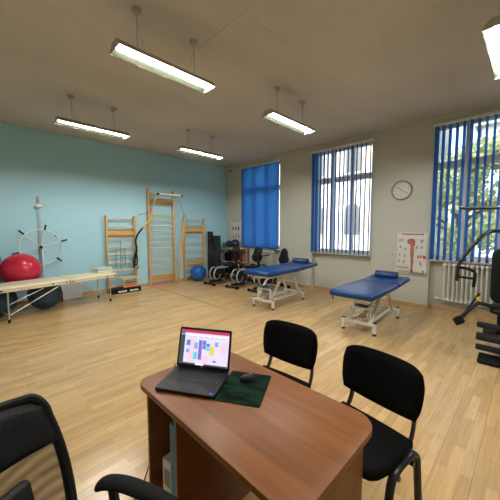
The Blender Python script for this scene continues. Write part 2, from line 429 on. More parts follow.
# ------------------------------------------------------------------ pendant fluorescent lamps
def make_lamp():
    t = thing('pendant_light', '', 'ceiling light', (0, 0, 0), 0, 'hanging fluorescent lamps')
    L = 1.06
    prof = [(-.115, 0), (-.115, .012), (-.055, .075), (.055, .075), (.115, .012), (.115, 0), (.108, 0), (.05, .066), (-.05, .066), (-.108, 0)]
    mx = Matrix(((1, 0, 0, 0), (0, 0, 1, -L/2), (0, 1, 0, 0), (0, 0, 0, 1)))
    MB().prism(prof, L, mx).build('housing', M['lampbody'], t, False)
    rf = MB()
    rf.prism([(-.107, .0015), (-.0495, .0645), (.0495, .0645), (.107, .0015), (.104, .0015), (.048, .0625), (-.048, .0625), (-.104, .0015)], L-.02, Matrix(((1, 0, 0, 0), (0, 0, 1, -L/2+.01), (0, 1, 0, 0), (0, 0, 0, 1))))
    rf.build('reflector', M['reflector'], t, False)
    for sy in (-1, 1):
        MB().prism([(-.115, 0), (-.115, .012), (-.055, .075), (.055, .075), (.115, .012), (.115, 0)], .006, Matrix(((1, 0, 0, 0), (0, 0, 1, sy*(L/2+.003)-.003), (0, 1, 0, 0), (0, 0, 0, 1)))).build('end_cap', M['lampbody'], t, False)
    for sx in (-.028, .028):
        MB().tube([(sx, -L/2+.03, .036), (sx, L/2-.03, .036)], .013, 12).build('tube', M['tube'], t)
    for sy in (-.32, .32):
        rz = MB()
        rz.tube([(0, sy, .075), (0, sy, H-3.17-.02)], .0035, 6)
        rz.tube([(0, sy, .35), (0, sy+(.09 if sy < 0 else -.09), .075)], .0015, 5)
        w = rz.build('suspension_rod', M['steel'], t)
        MB().lathe([(.0, 0), (.045, 0), (.042, -.03), (.012, -.055), (0, -.055)], (0, sy, H-3.17)).build('ceiling_rose', M['lampbody'], t)
    return t
lp = make_lamp(); lp['label'] = 'large hanging fluorescent lamp nearest above the desk, high at upper left'
place(lp, (4.64, -4.71, 3.17))
dup(lp, (2.20, -4.70, 3.17), 0, 'hanging fluorescent lamp nearest the blue wall above the portable couch')
dup(lp, (2.20, -2.58, 3.17), 0, 'small looking hanging fluorescent lamp farthest away, near the wall bars')
dup(lp, (4.64, -2.62, 3.17), 0, 'hanging fluorescent lamp in the middle of the ceiling between the two nearer lamps')
dup(lp, (7.13, -2.66, 3.17), 0, 'hanging fluorescent lamp cut off by the right edge, above the gym machine')
dup(lp, (7.13, -4.71, 3.17), 0, 'hanging fluorescent lamp above the desk chairs, beyond the top of the view')

# ------------------------------------------------------------------ desk
t = thing('desk', 'reddish brown laminate office desk with rounded corners and open side shelf', 'desk', (6.49, -5.385, 0))
DX0, DX1, DY0, DY1 = -.535, .50, -.295, .295
ol = []
for (cx_, cy_, r, a0) in ((DX1-.10, DY1-.10, .10, 0), (DX0+.03, DY1-.03, .03, PI/2), (DX0+.07, DY0+.07, .07, PI), (DX1-.05, DY0+.05, .05, 1.5*PI)):
    for k in range(9):
        a = a0+k/8*PI/2; ol.append((cx_+r*math.cos(a), cy_+r*math.sin(a)))
MB().prism(ol, .028, Matrix.Translation((0, 0, .722)), bev=.003).build('desktop', M['desk'], t)
MB().box((-.478, 0, .361), (.018, .52, .722), bev=.001).build('side_panel', M['deskside'], t)
MB().box((-.198, 0, .361), (.018, .52, .722), bev=.001).build('side_panel', M['deskside'], t)
MB().box((.435, .02, .361), (.018, .50, .722), bev=.001).build('side_panel', M['deskside'], t)
MB().box((-.338, .25, .361), (.261, .016, .722)).build('back_panel', M['deskside'], t)
MB().box((-.338, -.01, .19), (.261, .49, .018), bev=.001).build('shelf', M['deskside'], t)
MB().box((-.338, -.01, .045), (.261, .49, .018), bev=.001).build('shelf', M['deskside'], t)
MB().box((-.338, -.235, .115), (.261, .016, .125), bev=.001).build('plinth_front', M['deskside'], t)
MB().box((.1185, .235, .55), (.615, .016, .34), bev=.001).build('modesty_panel', M['deskside'], t)
# in the shelf
f = thing('folder', 'blue ring folder standing upright in the open desk shelf', 'folder', (6.247, -5.512, .2)) 
MB().box((0, 0, .215), (.055, .25, .43), bev=.008, seg=3).build('cover', M['folder'], f)
MB().box((0, .004, .215), (.040, .25, .415)).build('pages', M['paper'], f)
f = thing('carton', 'small white carton leaning on the blue folder inside the desk', 'box', (6.165, -5.55, .2), 0.12)
MB().box((0, 0, .10), (.075, .16, .20), bev=.004).build('carton_body', M['box'], f)
q = MB()
q.box((.0, -.0806, .11), (.045, .001, .09))
q.build('printed_lines', M['greyink'], f)

# laptop
t = thing('laptop', 'black open laptop showing a colourful calendar on its screen', 'laptop', (6.19, -5.475, .75), math.radians(31))
Wl, Dl = .315, .235
base = MB().prism(rrect(Wl, Dl, .012), .015, Matrix.Translation((0, 0, .003)), bev=.002).build('base', M['laptop'], t)
for yy in (-.09, .09): MB().box((0, yy, .0015), (.26, .01, .003)).build('rubber_foot', M['blackrubber'], t)
kb = MB()
for r in range(6):
    n = 14
    for k in range(n):
        if r == 5 and 4 <= k <= 8:
            if k == 4: kb.box((-.001-.0, .078-r*.0185, .0193), (.088, .0155, .002), bev=.0008, seg=1)
            continue
        kb.box((-.132+k*.0203, .078-r*.0185, .0193), (.0170, .0155, .002), bev=.0008, seg=1)
kb.build('keyboard', M['keys'], t)
MB().box((0, -.075, .0183), (.105, .062, .0008)).build('touchpad', M['padsurf'], t)
MB().box((.135, -.102, .0184), (.018, .014, .0006)).build('sticker', M['intel'], t)
lid = bpy.data.objects.new('lid', None)
# lid tilts back about the hinge
tilt = math.radians(16)
R = Matrix.Translation((0, .108, .018)) @ Matrix.Rotation(-tilt, 4, 'X')
def onlid(x, z, y=0): return R @ Vector((x, y, z))
def lidbox(mb, x0, x1, z0, z1, y=-.0046, th=.0006, m=None):
    mb.box(onlid((x0+x1)/2, (z0+z1)/2, y), (x1-x0, th, z1-z0), rot=(-tilt, 0, 0), m=m)
Hl = .218
bpy.data.objects.remove(lid)
lm = MB().prism(rrect(Wl, Hl, .010), .007, R @ Matrix.Translation((0, .0035, Hl/2+.002)) @ Matrix.Rotation(PI/2, 4, 'X'), bev=.0015)
lid = lm.build('lid', M['laptop'], t)
sc = MB()
X0, X1, Z0, Z1 = -.146, .146, .020, .207
lidbox(sc, X0, X1, Z0, Z1, m=M['s_bg'])
def sr(u0, u1, v0, v1, m, lay=1): lidbox(sc, X0+(X1-X0)*u0, X0+(X1-X0)*u1, Z1-(Z1-Z0)*v1, Z1-(Z1-Z0)*v0, -.0046-.0004*lay, .0005, m)
sr(0, 1, 0, .085, M['s_head']); sr(0, .09, .085, 1, M['s_side']); sr(0, .09, .11, .16, M['s_lblue'], 2)
sr(.12, .97, .13, .17, M['s_white']); sr(.18, .32, .22, .95, M['s_pink']); sr(.46, .60, .72, .95, M['s_pink']); sr(.84, .98, .3, .6, M['s_pink'])
for k in range(7): sr(.14+k*.12, .20+k*.12, .185, .20, M['s_lblue'])
for q in ((.13, .21, .30, .46, 's_blue'), (.13, .20, .56, .67, 's_lblue'), (.30, .37, .36, .54, 's_lblue'), (.29, .37, .63, .84, 's_cyan'),
          (.39, .46, .28, .84, 's_viol'), (.47, .54, .28, .42, 's_blue'), (.47, .54, .43, .53, 's_blue'), (.55, .62, .36, .45, 's_blue'), (.55, .62, .47, .57, 's_cyan'),
          (.63, .71, .44, .68, 's_yel'), (.72, .79, .30, .43, 's_lblue'), (.70, .77, .83, .88, 's_blue')):
    sr(*q[:4], M[q[4]], 2)
sr(.0, 1, .955, 1, M['s_side'], 3); sr(.35, .52, .955, 1, M['s_white'], 4)
sc.build('screen', None, lid, False)
MB().tube([(-.13, .108, .018), (.13, .108, .018)], .006, 10).build('hinge', M['blackplastic'], t)
tm = text_mesh('lettering', 'DELL', .009, M['silver'], lid, onlid(0, .011, -.0046), (PI/2-tilt, 0, 0))
# mouse mat, mouse
t = MB().prism(rrect(.225, .285, .012), .003, bev=.0008).build('mouse_mat', M['pad']); place(t, (6.410, -5.319, .7502), math.radians(30))
tag(t, 'dark green printed mouse mat lying right of the laptop', 'mouse mat')
t = thing('computer_mouse', 'small black wireless mouse on the green mat', 'mouse', (6.372, -5.262, .7534), math.radians(-22))
mo = MB(); mo.ball((0, 0, .006), .026, (1.0, 1.65, .9), 24, 14)
bmesh.ops.bisect_plane(mo.bm, geom=mo.bm.verts[:]+mo.bm.edges[:]+mo.bm.faces[:], plane_co=(0, 0, .0005), plane_no=(0, 0, -1), clear_outer=True)
mo.build('shell', M['blackplastic'], t)
MB().lathe([(.0, -.003), (.008, -.003), (.008, .003), (0, .003)], (0, .022, .024), (0, PI/2, 0), 16).build('scroll_wheel', M['steel'], t)
# cable
cp = smooth_path([(6.03, -5.525, .757), (5.99, -5.47, .7535), (5.955, -5.45, .752), (5.938, -5.44, .74), (5.925, -5.46, .60), (5.92, -5.53, .38), (5.905, -5.62, .14), (5.89, -5.655, .03), (5.85, -5.72, .006), (5.72, -5.9, .005), (5.5, -6.1, .005)], 8)
t = MB().tube(cp, .0032, 6).build('power_cable', M['blackplastic']); tag(t, 'thin black laptop cable hanging down the left side of the desk', 'cable')

# ------------------------------------------------------------------ visitor chairs
def make_chair():
    t = thing('visitor_chair', '', 'chair', (0, 0, 0), 0, 'black padded visitor chairs behind the desk')
    # faces local -Y
    seat = MB(); ol = []
    pts = [(.21, -.13), (.165, -.172), (0, -.182), (-.165, -.172), (-.21, -.13), (-.23, 0), (-.215, .16), (-.17, .2), (.17, .2), (.215, .16), (.23, 0)]
    ol = [(p.x, p.y) for p in smooth_path([(a, b, 0) for a, b in pts+[pts[0]]], 5)[:-1]]
    seat.prism(ol, .055, Matrix.Translation((0, -.01, .425)), bev=.02, seg=3)
    seat.build('seat', M['blackfab'], t)
    # curved backrest
    nx, nz = 16, 12; bm = bmesh.new(); g = {}
    for side in (0, 1):
        for i in range(nx+1):
            for j in range(nz+1):
                u = i/nx*2-1; v = j/nz
                # outline: wide top, narrowing to a bowed lower edge
                hw = .234+.010*math.sin(v*PI)-.012*(1-v)
                zb = .565+.045*(abs(u)**2.4)*0-.0+.0
                zlow = .535+.035*u*u; ztop = .835-.028*abs(u)**6
                z = zlow+(ztop-zlow)*v
                e = max(abs(u), abs(2*v-1)); thick = .022*math.sqrt(max(0, 1-max(0, (e-.8)/.2)**2))
                cor = 1-.03*max(0, abs(u)-.6)/.4*max(0, abs(2*v-1)-.55)/.45*1.4
                x = u*hw*cor
                yc = .215+.02-.045*u*u*1.0+ (z-.55)*.16
                y = yc+(thick if side else -thick)
                g[(side, i, j)] = bm.verts.new((x, y, z))
    for side in (0, 1):
        for i in range(nx):
            for j in range(nz):
                q = [g[(side, i, j)], g[(side, i+1, j)], g[(side, i+1, j+1)], g[(side, i, j+1)]]
                bm.faces.new(q if side == 0 else q[::-1])
    for i in range(nx):
        bm.faces.new([g[(0, i, 0)], g[(1, i, 0)], g[(1, i+1, 0)], g[(0, i+1, 0)]]); bm.faces.new([g[(0, i, nz)], g[(0, i+1, nz)], g[(1, i+1, nz)], g[(1, i, nz)]])
    for j in range(nz):
        bm.faces.new([g[(0, 0, j)], g[(0, 0, j+1)], g[(1, 0, j+1)], g[(1, 0, j)]]); bm.faces.new([g[(0, nx, j)], g[(1, nx, j)], g[(1, nx, j+1)], g[(0, nx, j+1)]])
    bmesh.ops.remove_doubles(bm, verts=bm.verts, dist=.0004); bmesh.ops.recalc_face_normals(bm, faces=bm.faces)
    k = MB(); k.merge(bm); k.build('backrest', M['blackfab'], t, ang=60)
    for sx in (-1, 1):
        x = sx*.232
        p = fillet([(x, -.145, .0), (x, -.07, .44), (x, .17, .455), (x, .24, .0)], .07, 7)
        MB().tube(p, .013, 12, sx=1.5, sy=.9).build('leg_frame', M['blackmetal'], t)
        q = fillet([(sx*.19, .02, .418), (sx*.19, .19, .425), (sx*.185, .243, .50), (sx*.18, .262, .68)], .05, 6)
        MB().tube(q, .0125, 10, sx=1.6, sy=.8).build('back_upright', M['blackmetal'], t)
        fo = MB()
        for yy in (-.145, .24): fo.lathe([(0, 0), (.018, 0), (.018, .03), (.0, .03)], (x, yy, 0), seg=14)
        fo.build('foot_cap', M['blackrubber'], t)
    cb = MB()
    for yy in (-.03, .11): cb.tube([(-.25, yy, .447-.035), (.25, yy, .447-.035)], .0125, 8)
    cb.build('cross_bar', M['blackmetal'], t)
    return t
ch = make_chair(); ch['label'] = 'black padded chair standing right of centre at the rounded desk corner'
place(ch, (6.79, -4.87, 0), math.radians(-9))
dup(ch, (6.165, -4.83, 0), math.radians(3.5), 'black padded chair partly hidden behind the middle of the desk')

# ------------------------------------------------------------------ office chair (bottom left)
fx = math.atan2(.48, .88)
t = thing('office_chair', 'black mesh back swivel chair at the lower left with curved armrests', 'chair', (6.62, -6.15, 0), fx-PI/2)
# local +Y is where it faces, +X its right
def backpt(u, v):  # u -1..1 across, v 0..1 up
    z = .52+v*.46
    hw = .185+.035*math.sin(min(1, v*1.1)*PI*.8)-.0*v
    y = -.20-.17*v+.05*u*u*(.6+.4*v)
    return Vector((u*hw, y, z))
def edge_top(u): return .98+.035*(1-u*u)
fm = MB(); path = []
for k in range(13): path.append(backpt(-1, k/12*.93))
top = [(backpt(u, 1)+Vector((0, 0, .02*(1-u*u)-.0))) for u in [-.9, -.75, -.5, -.25, 0, .25, .5, .75, .9]]
path += top
for k in range(12, -1, -1): path.append(backpt(1, k/12*.93))
bot = [backpt(u, 0)+Vector((0, 0, -.02*(1-u*u))) for u in (.6, 0, -.6)]
fm.tube(smooth_path(path+bot+[path[0]], 3)[:-1], .014, 10, closed=True, sx=1.0, sy=1.3); fm.build('back_frame', M['blackplastic'], t)
bm = bmesh.new(); G = [[bm.verts.new(backpt(-.97+1.94*i/16, .0+.80*j/16)) for j in range(17)] for i in range(17)]
for i in range(16):
    for j in range(16): bm.faces.new((G[i][j], G[i+1][j], G[i+1][j+1], G[i][j+1]))
MB().merge(bm).build('back_mesh', M['mesh'], t)
# padded upper band
bm = bmesh.new(); g = {}
nx, nz = 20, 10
for side in (0, 1):
    for i in range(nx+1):
        for j in range(nz+1):
            u = i/nx*2-1; v = j/nz; vv = .66+.36*v
            p = backpt(u*1.07, min(vv, 1.0)); p.z = .52+.46*vv - .035*abs(u)**3*v+.015*(1-u*u)*v
            e = max(abs(u), abs(2*v-1)); th = .028*math.sqrt(max(0, 1-max(0, (e-.6)/.4)**2))
            g[(side, i, j)] = bm.verts.new(p+Vector((0, th*1.1 if side else -th*.8, 0)))
for side in (0, 1):
    for i in range(nx):
        for j in range(nz):
            q = [g[(side, i, j)], g[(side, i+1, j)], g[(side, i+1, j+1)], g[(side, i, j+1)]]
            bm.faces.new(q)
bmesh.ops.remove_doubles(bm, verts=bm.verts, dist=.0003); bmesh.ops.recalc_face_normals(bm, faces=bm.faces)
MB().merge(bm).build('head_pad', M['blackleather'], t, ang=60)
MB().box((.06, -.195, .69), (.30, .035, .26), rot=(.28, 0, 0), bev=.017, seg=3).build('lumbar_pad', M['blackplastic'], t)
MB().beam((0, -.06, .40), (0, -.25, .56), .07, .02, bev=.006).build('back_bracket', M['blackplastic'], t)
MB().prism(rrect(.50, .48, .12, 8), .075, Matrix.Translation((0, .06, .43)), bev=.028, seg=4).build('seat', M['blackfab'], t)
MB().box((0, .03, .405), (.22, .28, .05), bev=.01).build('tilt_mechanism', M['blackplastic'], t)
MB().lathe([(0, .09), (.028, .09), (.028, .25), (.018, .25), (.018, .39), (0, .39)], seg=18).build('gas_column', M['blackmetal'], t)
for sx in (-1, 1):
    x = sx*.285
    ap = smooth_path([(x, -.165, .625), (x, -.13, .645), (x, -.06, .658), (x, .03, .653), (x, .11, .635), (x, .16, .615)], 5)
    a = MB().tube(ap, .022, 14, sx=.72, sy=1.35, rad=[.012]+[.021]+[.023]*(len(ap)-4)+[.021]+[.012]).build('armrest', M['blackrubber'], t)
    MB().tube(fillet([(x, -.11, .638), (x*.99, -.08, .47), (x*.95, -.02, .40), (sx*.10, .0, .395)], .06, 6), .014, 10, sx=1.4, sy=.8).build('arm_support', M['blackmetal'], a)
for k in range(5):
    an = 2*PI*k/5+.3; d = Vector((math.cos(an), math.sin(an), 0))
    L_ = MB().beam(d*.03+Vector((0, 0, .115)), d*.29+Vector((0, 0, .075)), .04, .025, bev=.006).build('base_leg', M['blackplastic'], t)
    MB().lathe([(0, -.022), (.024, -.022), (.027, -.012), (.027, .012), (.024, .022), (0, .022)], tuple(d*.29+Vector((0, 0, .027))), (PI/2, 0, an), 18).tube([d*.29+Vector((0, 0, .027)), d*.29+Vector((0, 0, .075))], .006, 8).build('caster', M['blackrubber'], L_)

# ------------------------------------------------------------------ treatment tables
def make_treatment():
    t = thing('treatment_table', '', 'treatment table', (0, 0, 0), 0, 'blue padded treatment tables')
    cm = M['cream_metal']
    b = MB().box((0, -.34, .675), (.65, 1.14, .095), bev=.042, seg=5)
    bo = b.build('body_cushion', M['blueleather'], t)
    hb = MB().box((0, .595, .688), (.65, .68, .08), bev=.036, seg=5, rot=(.04, 0, 0)).build('head_cushion', M['blueleather'], t)
    uf = MB()
    for sx in (-.24, .24): uf.beam((sx, -.85, .61), (sx, .22, .61), .03, .04)
    for yy in (-.83, -.1, .20): uf.beam((-.24, yy, .61), (.24, yy, .61), .03, .035)
    uf.build('top_frame', cm, t)
    hf = MB()
    for sx in (-.2, .2): hf.beam((sx, .27, .62), (sx, .88, .642), .025, .025)
    hf.beam((-.2, .86, .638), (.2, .86, .638), .025, .025); hf.build('head_frame', cm, t)
    for sy in (-1, 1):
        y = sy*.56
        for sx in (-1, 1):
            l = MB().beam((sx*.235, y, .03), (sx*.235, y, .185), .045, .045, up=(0, 1, 0)).build('leg', cm, t)
            MB().lathe([(0, 0), (.022, 0), (.026, .004), (.026, .03), (0, .03)], (sx*.235, y, 0), seg=16).build('rubber_foot', M['blackrubber'], l)
            MB().box((sx*.235, y, .188), (.046, .046, .008)).build('end_plug', M['blackrubber'], l)
        MB().beam((-.235, y, .15), (.235, y, .15), .04, .045).build('cross_beam', cm, t)
    lf = MB()
    for sx in (-.13, .13): lf.beam((sx, -.56, .15), (sx, .56, .15), .035, .045)
    lf.build('floor_rail', cm, t)
    pf = MB()
    for sx in (-.15, .15):
        pf.beam((sx, -.53, .16), (sx, -.53, .37), .03, .03, up=(0, 1, 0))
    pf.beam((-.15, -.53, .37), (.15, -.53, .37), .03, .03); pf.build('inner_support', cm, t)
    for yy in (-.22, .50):
        ar = MB()
        for sx in (-.16, .16): ar.beam((sx, yy-.30 if yy < 0 else yy-.02, .19), (sx, yy+.12 if yy < 0 else yy-.28, .60), .022, .05, up=(1, 0, 0))
        ar.tube([(-.16, yy-.02, .38), (.16, yy-.02, .38)], .012, 8) if yy < 0 else ar.tube([(-.16, yy-.15, .38), (.16, yy-.15, .38)], .012, 8)
        ar.build('lifting_arm', cm, t)
    MB().tube([(0, -.40, .22), (0, -.06, .36)], .022, 12).box((0, -.40, .22), (.07, .11, .07), bev=.01).build('lift_motor', M['silver'], t)
    MB().box((.0, -.47, .40), (.20, .11, .02), rot=(.2, 0, 0), bev=.004).build('foot_pedal_plate', M['steel'], t)
    MB().tube([(-.27, -.87, .63), (-.27, -.87, .59), (-.25, -.89, .57)], .008, 8).build('hook', M['blackmetal'], t)
    return t
def bolster(x, y, z, rz, label):
    t = MB(); W = .37
    prof = [(p[0], p[1]) for p in [(-.075, 0), (.075, 0), (.082, .02), (.078, .055), (.055, .085), (.02, .098), (-.02, .098), (-.055, .085), (-.078, .055), (-.082, .02)]]
    t.prism(prof, W, Matrix(((0, 0, 1, -W/2), (1, 0, 0, 0), (0, 1, 0, 0), (0, 0, 0, 1))), bev=.012, seg=3)
    o = t.build('bolster_pillow', M['bluebolster'], ang=50); place(o, (x, y, z), rz); return tag(o, label, 'pillow', 'blue bolster pillows on the treatment tables')
t1 = make_treatment(); t1['label'] = 'blue treatment table on cream frame further left, in front of the exercise bikes'
place(t1, (3.68, -1.66, 0), math.radians(4))
t2 = dup(t1, (5.60, -1.62, 0), math.radians(2), 'blue treatment table on cream frame nearer the anatomy chart, under the clock')
def wind(t, dz, dx, dy):      # electric height adjustment
    for c in t.children:
        n_ = c.name.split('.')[0]
        if n_ in ('body_cushion', 'head_cushion', 'top_frame', 'head_frame', 'hook'): c.location = (dx, dy, dz)
        if n_ == 'lifting_arm': c.scale.z = 1+dz/.6*1.05
        if n_ == 'foot_pedal_plate': c.location.z = min(0, dz*.4)
wind(t1, .045, .05, .05); wind(t2, -.055, 0, 0)
bolster(3.66, -.88, .783, math.radians(4), 'dark blue bolster pillow on the treatment table in front of the bikes')
bolster(5.545, -.88, .683, math.radians(2), 'dark blue bolster pillow on the treatment table nearer the anatomy chart')

# ------------------------------------------------------------------ portable massage couch
u = Vector((1.45-1.1, -6.0+4.15, 0)).normalized()     # from far end to near end
rz = math.atan2(u.y, u.x)+PI/2
# local -Y runs along u; local +X is the side facing the room
t = thing('massage_couch', 'cream folding massage couch with thin metal legs by the blue wall', 'massage couch', (1.08, -4.02, 0), rz)
Lc = 2.0
for k, (y0, y1) in enumerate(((-.935, -.0), (-Lc, -.945))):
    c = MB().box((-.3, (y0+y1)/2, .575), (.6, y1-y0, .055), bev=.022, seg=4).build('cushion', M['creamvinyl'], t)
    MB().box((-.3, (y0+y1)/2, .535), (.585, y1-y0-.01, .03), bev=.004).build('frame_board', M['creamvinyl'], t)
    kn = MB()
    for yy in (y0+.05, (y0+y1)/2+.25, y1-.05): kn.lathe([(0, 0), (.014, 0), (.012, .01), (0, .012)], (0-.004, yy, .555), (0, PI/2, 0), 12)
    kn.build('side_knobs', M['blackrubber'], t)
for y in (-.14, -Lc+.14):
    for x in (-.55, -.05):
        if y in (-.14, -Lc+.14):
            l = MB().tube([(x, y, .02), (x, y, .53)], .0125, 10).build('leg', M['chrome'], t)
            MB().lathe([(0, 0), (.018, 0), (.018, .05), (.013, .06), (0, .06)], (x, y, 0), seg=14).build('rubber_foot', M['blackrubber'], l)
for x in (-.55, -.05):
    MB().tube([(x, -.14, .12), (x, -.80, .50)], .007, 8).build('brace', M['chrome'], t)
    MB().tube([(x, -Lc+.14, .12), (x, -1.10, .50)], .007, 8).build('brace', M['chrome'], t)
    MB().tube([(x, -Lc+.14, .30), (x, -1.35, .50)], .005, 8).build('brace', M['chrome'], t)
MB().tube([(-.55, -.14, .13), (-.05, -.14, .13)], .009, 8).build('cross_tube', M['chrome'], t)
MB().tube([(-.55, -Lc+.14, .13), (-.05, -Lc+.14, .13)], .009, 8).build('cross_tube', M['chrome'], t)
# folded towel on it
tw = thing('folded_towel', 'pale blue folded towel with cream layer on the far end of the couch', 'towel', (.70, -4.20, .6035), rz)
MB().box((0, 0, .022), (.28, .34, .044), bev=.012, seg=3).build('cream_layer', M['creamvinyl'], tw)
k = MB().box((-.01, 0, .070), (.27, .33, .05), bev=.022, seg=4)
for v in k.bm.verts: v.co.z += .008*noise.noise(v.co*18)+.004
k.build('blue_layer', M['towel'], tw)

# ------------------------------------------------------------------ balls
def ball(name, c, r, m, label, cat='exercise ball', group=None, ribs=True):
    t = thing(name, label, cat, (c[0], c[1], c[2]-r), 0, group)
    prof = []; n = 60
    for k in range(n+1):
        a = -PI/2+PI*k/n
        rr = r*(1+(.0035 if (ribs and k % 4 == 0 and 8 < k < 52) else 0))
        prof.append((max(0, rr*math.cos(a)) if 0 < k < n else 0, r+rr*math.sin(a)))
    b = MB().lathe(prof, seg=48).build('shell', m, t, ang=60)
    MB().lathe([(0, r*2+.002), (.012, r*2+.001), (.014, r*2-.004), (0, r*2-.006)], (0, 0, -.0), seg=12).build('valve', M['white'], t)
    t.rotation_euler = (0, 0, .5)
    return t
BG = 'exercise balls piled by the blue wall'
ball('exercise_ball', (.40, -5.57, .745), .33, M['redball'], 'large glossy red exercise ball on top of the pile by the blue wall', group=BG)
ball('exercise_ball', (.74, -5.26, .285), .285, M['tealball'], 'dark teal exercise ball under the couch, beside the white board', group=BG)
ball('exercise_ball', (.78, -5.96, .285), .285, M['tealball'], 'dark teal exercise ball under the near end of the couch at the left edge', group=BG)
ball('exercise_ball', (.375, -6.47, .36), .36, M['tealball'], 'dark exercise ball against the wall beneath the grey one', group=BG)
ball('exercise_ball', (.31, -6.12, .985), .27, M['greyball'], 'dark grey exercise ball cut off by the left edge beside the red one', group=BG)
ball('exercise_ball', (.385, -1.445, .24), .24, M['blueball'], 'bright blue exercise ball on the floor beside the right hand wall bars', group=None)
# maroon cushion between ball and board
t = MB().box((0, 0, .11), (.05, .22, .22), bev=.02, seg=3).build('maroon_cushion', M['red'] if False else mat('maroon_vinyl', (.12, .01, .025), .5)); place(t, (.30, -4.99, 0), .1)
tag(t, 'small maroon cushion on the floor between the teal ball and white board', 'cushion')
# framed board leaning at wall
t = thing('framed_board', 'white framed grey board leaning on the blue wall behind the couch', 'board', (.22, -4.68, 0.0), 0)
t.rotation_euler = (0, math.radians(-13), 0)
MB().box((0, 0, .275), (.018, .34, .50)).build('board_panel', mat('pale_grey_panel', (.52, .54, .55), .5, bump=.6, bscale=60), t, False)
fr = MB()
for yy in (-.18, .18): fr.box((0, yy, .275), (.03, .025, .54), bev=.004)
for zz in (.018, .532): fr.box((0, 0, zz), (.03, .385, .028), bev=.004)
fr.build('board_frame', M['white'], t)

# ------------------------------------------------------------------ shoulder wheel
t = thing('shoulder_wheel', 'white wall mounted shoulder wheel with black grips on spokes', 'exercise wheel', (0, -5.19, 1.17), 0)
MB().box((.012, 0, .14), (.022, .06, 1.72), bev=.004).build('wall_rail', mat('pale_blue_grey_rail', (.30, .42, .46), .45, .2), t)
MB().box((.02, 0, 1.0), (.03, .05, .13), bev=.004).build('rail_top', M['steel'], t)
br = MB().box((.05, 0, .86), (.07, .09, .06), bev=.01).tube([(.05, -.08, .86), (.05, .08, .86)], .014, 10).build('bracket', M['white'], t)
ring = [(.10, .37*math.cos(a), .37*math.sin(a)) for a in [2*PI*k/48 for k in range(48)]]
MB().tube(ring, .009, 8, closed=True).build('ring', M['white'], t)
MB().lathe([(0, 0), (.035, 0), (.035, .08), (.028, .125), (0, .125)], (0.01, 0, 0), (0, PI/2, 0), 18).build('hub', M['blackplastic'], t)
for gy, gz in ((-.337, .336), (.095, .439), (.443, .135), (.332, -.30), (-.451, -.118)):
    d = Vector((0, gy, gz)).normalized(); L_ = Vector((0, gy, gz)).length+.03
    c0 = Vector((.11, 0, 0))
    sp = MB().tube([c0, c0+d*(L_-.11)], .008, 8).build('spoke', M['white'], t)
    MB().tube([c0+d*(L_-.12), c0+d*L_], .017, 10).build('grip', M['blackrubber'], sp)
wt = MB().tube([(.10, .25, .255), (.10, .29, .205)], .016, 10).build('clamp_weight', M['steel'], t)
MB().tube([(.06, .02, -.05), (.09, .03, -.5)], .012, 8).build('lower_strut', M['white'], t)

# ------------------------------------------------------------------ wall bars
def wall_bars(y0, y1, Ht, n, zt, label, boards, x=.0, lower=None):
    t = thing('wall_bars', label, 'wall bars', (0, (y0+y1)/2, 0), 0, 'wooden wall bars on the blue wall')
    W = y1-y0
    for s in (-1, 1):
        MB().box((.075, s*(W/2-.02), Ht/2), (.10, .04, Ht), bev=.006).build('upright', M['beech'], t)
    for z in zt:
        MB().tube([(.095, -W/2+.03, z), (.095, W/2-.03, z)], .017, 12, sx=.8, sy=1.1).build('rung', M['beechy'], t)
    for z, h in boards:
        MB().box((.06, 0, z), (.022, W-.06, h), bev=.003).build('board', M['board'], t)
    return t
wall_bars(-3.90, -3.17, 1.88, 10, [1.80, 1.60, 1.32, 1.10, .90, .70, .50, .32, .14], 'wooden wall bars hung with straps and metal rods, leftmost on the blue wall', [(1.45, .12), (.06, .08)])
zs = [2.52, 2.40]+[1.93-.151*k for k in range(12)]+[.12]
wall_bars(-2.83, -2.04, 2.63, 16, zs, 'tallest wooden wall bars, in the middle, with a white pull-up bar', [(2.28, .11), (.20, .09)])
wall_bars(-1.73, -.99, 1.88, 9, [1.82, 1.66, 1.38, 1.14, .92, .68, .34, .16], 'wooden wall bars nearest the corner beside the blue ball', [(1.52, .12), (.50, .10)])
# pull-up frame on the tall bars
t = thing('pull_up_bar', 'white tubular pull-up bar projecting from the tall wall bars', 'pull-up bar', (.13, -2.44, 2.40))
MB().tube(fillet([(.01, -.28, .05), (.36, -.28, .06), (.36, .40, .06), (.01, .40, .05)], .05), .027, 10).build('top_frame', M['white'], t)
MB().tube([(.30, -.28, .055), (.30, .40, .055)], .016, 10).build('grip_bar', M['white'], t)
for s in (-.28, .30):
    MB().tube(smooth_path([(.30, s, .04), (.13, s, -.12), (.055, s, -.46)], 5), .013, 8).build('strut', M['white'], t)
cl = MB()
for s in (-.28, .40): cl.box((.355, s, .06), (.05, .05, .05), bev=.008)
cl.build('corner_cap', M['blackrubber'], t)
# leaning bar
t = MB().beam((.36, -2.12, .002), (.155, -1.74, 2.00), .045, .06, bev=.01).build('wooden_beam', M['beech'])
tag(t, 'long wooden beam leaning upright between the tall and right wall bars', 'wooden beam')
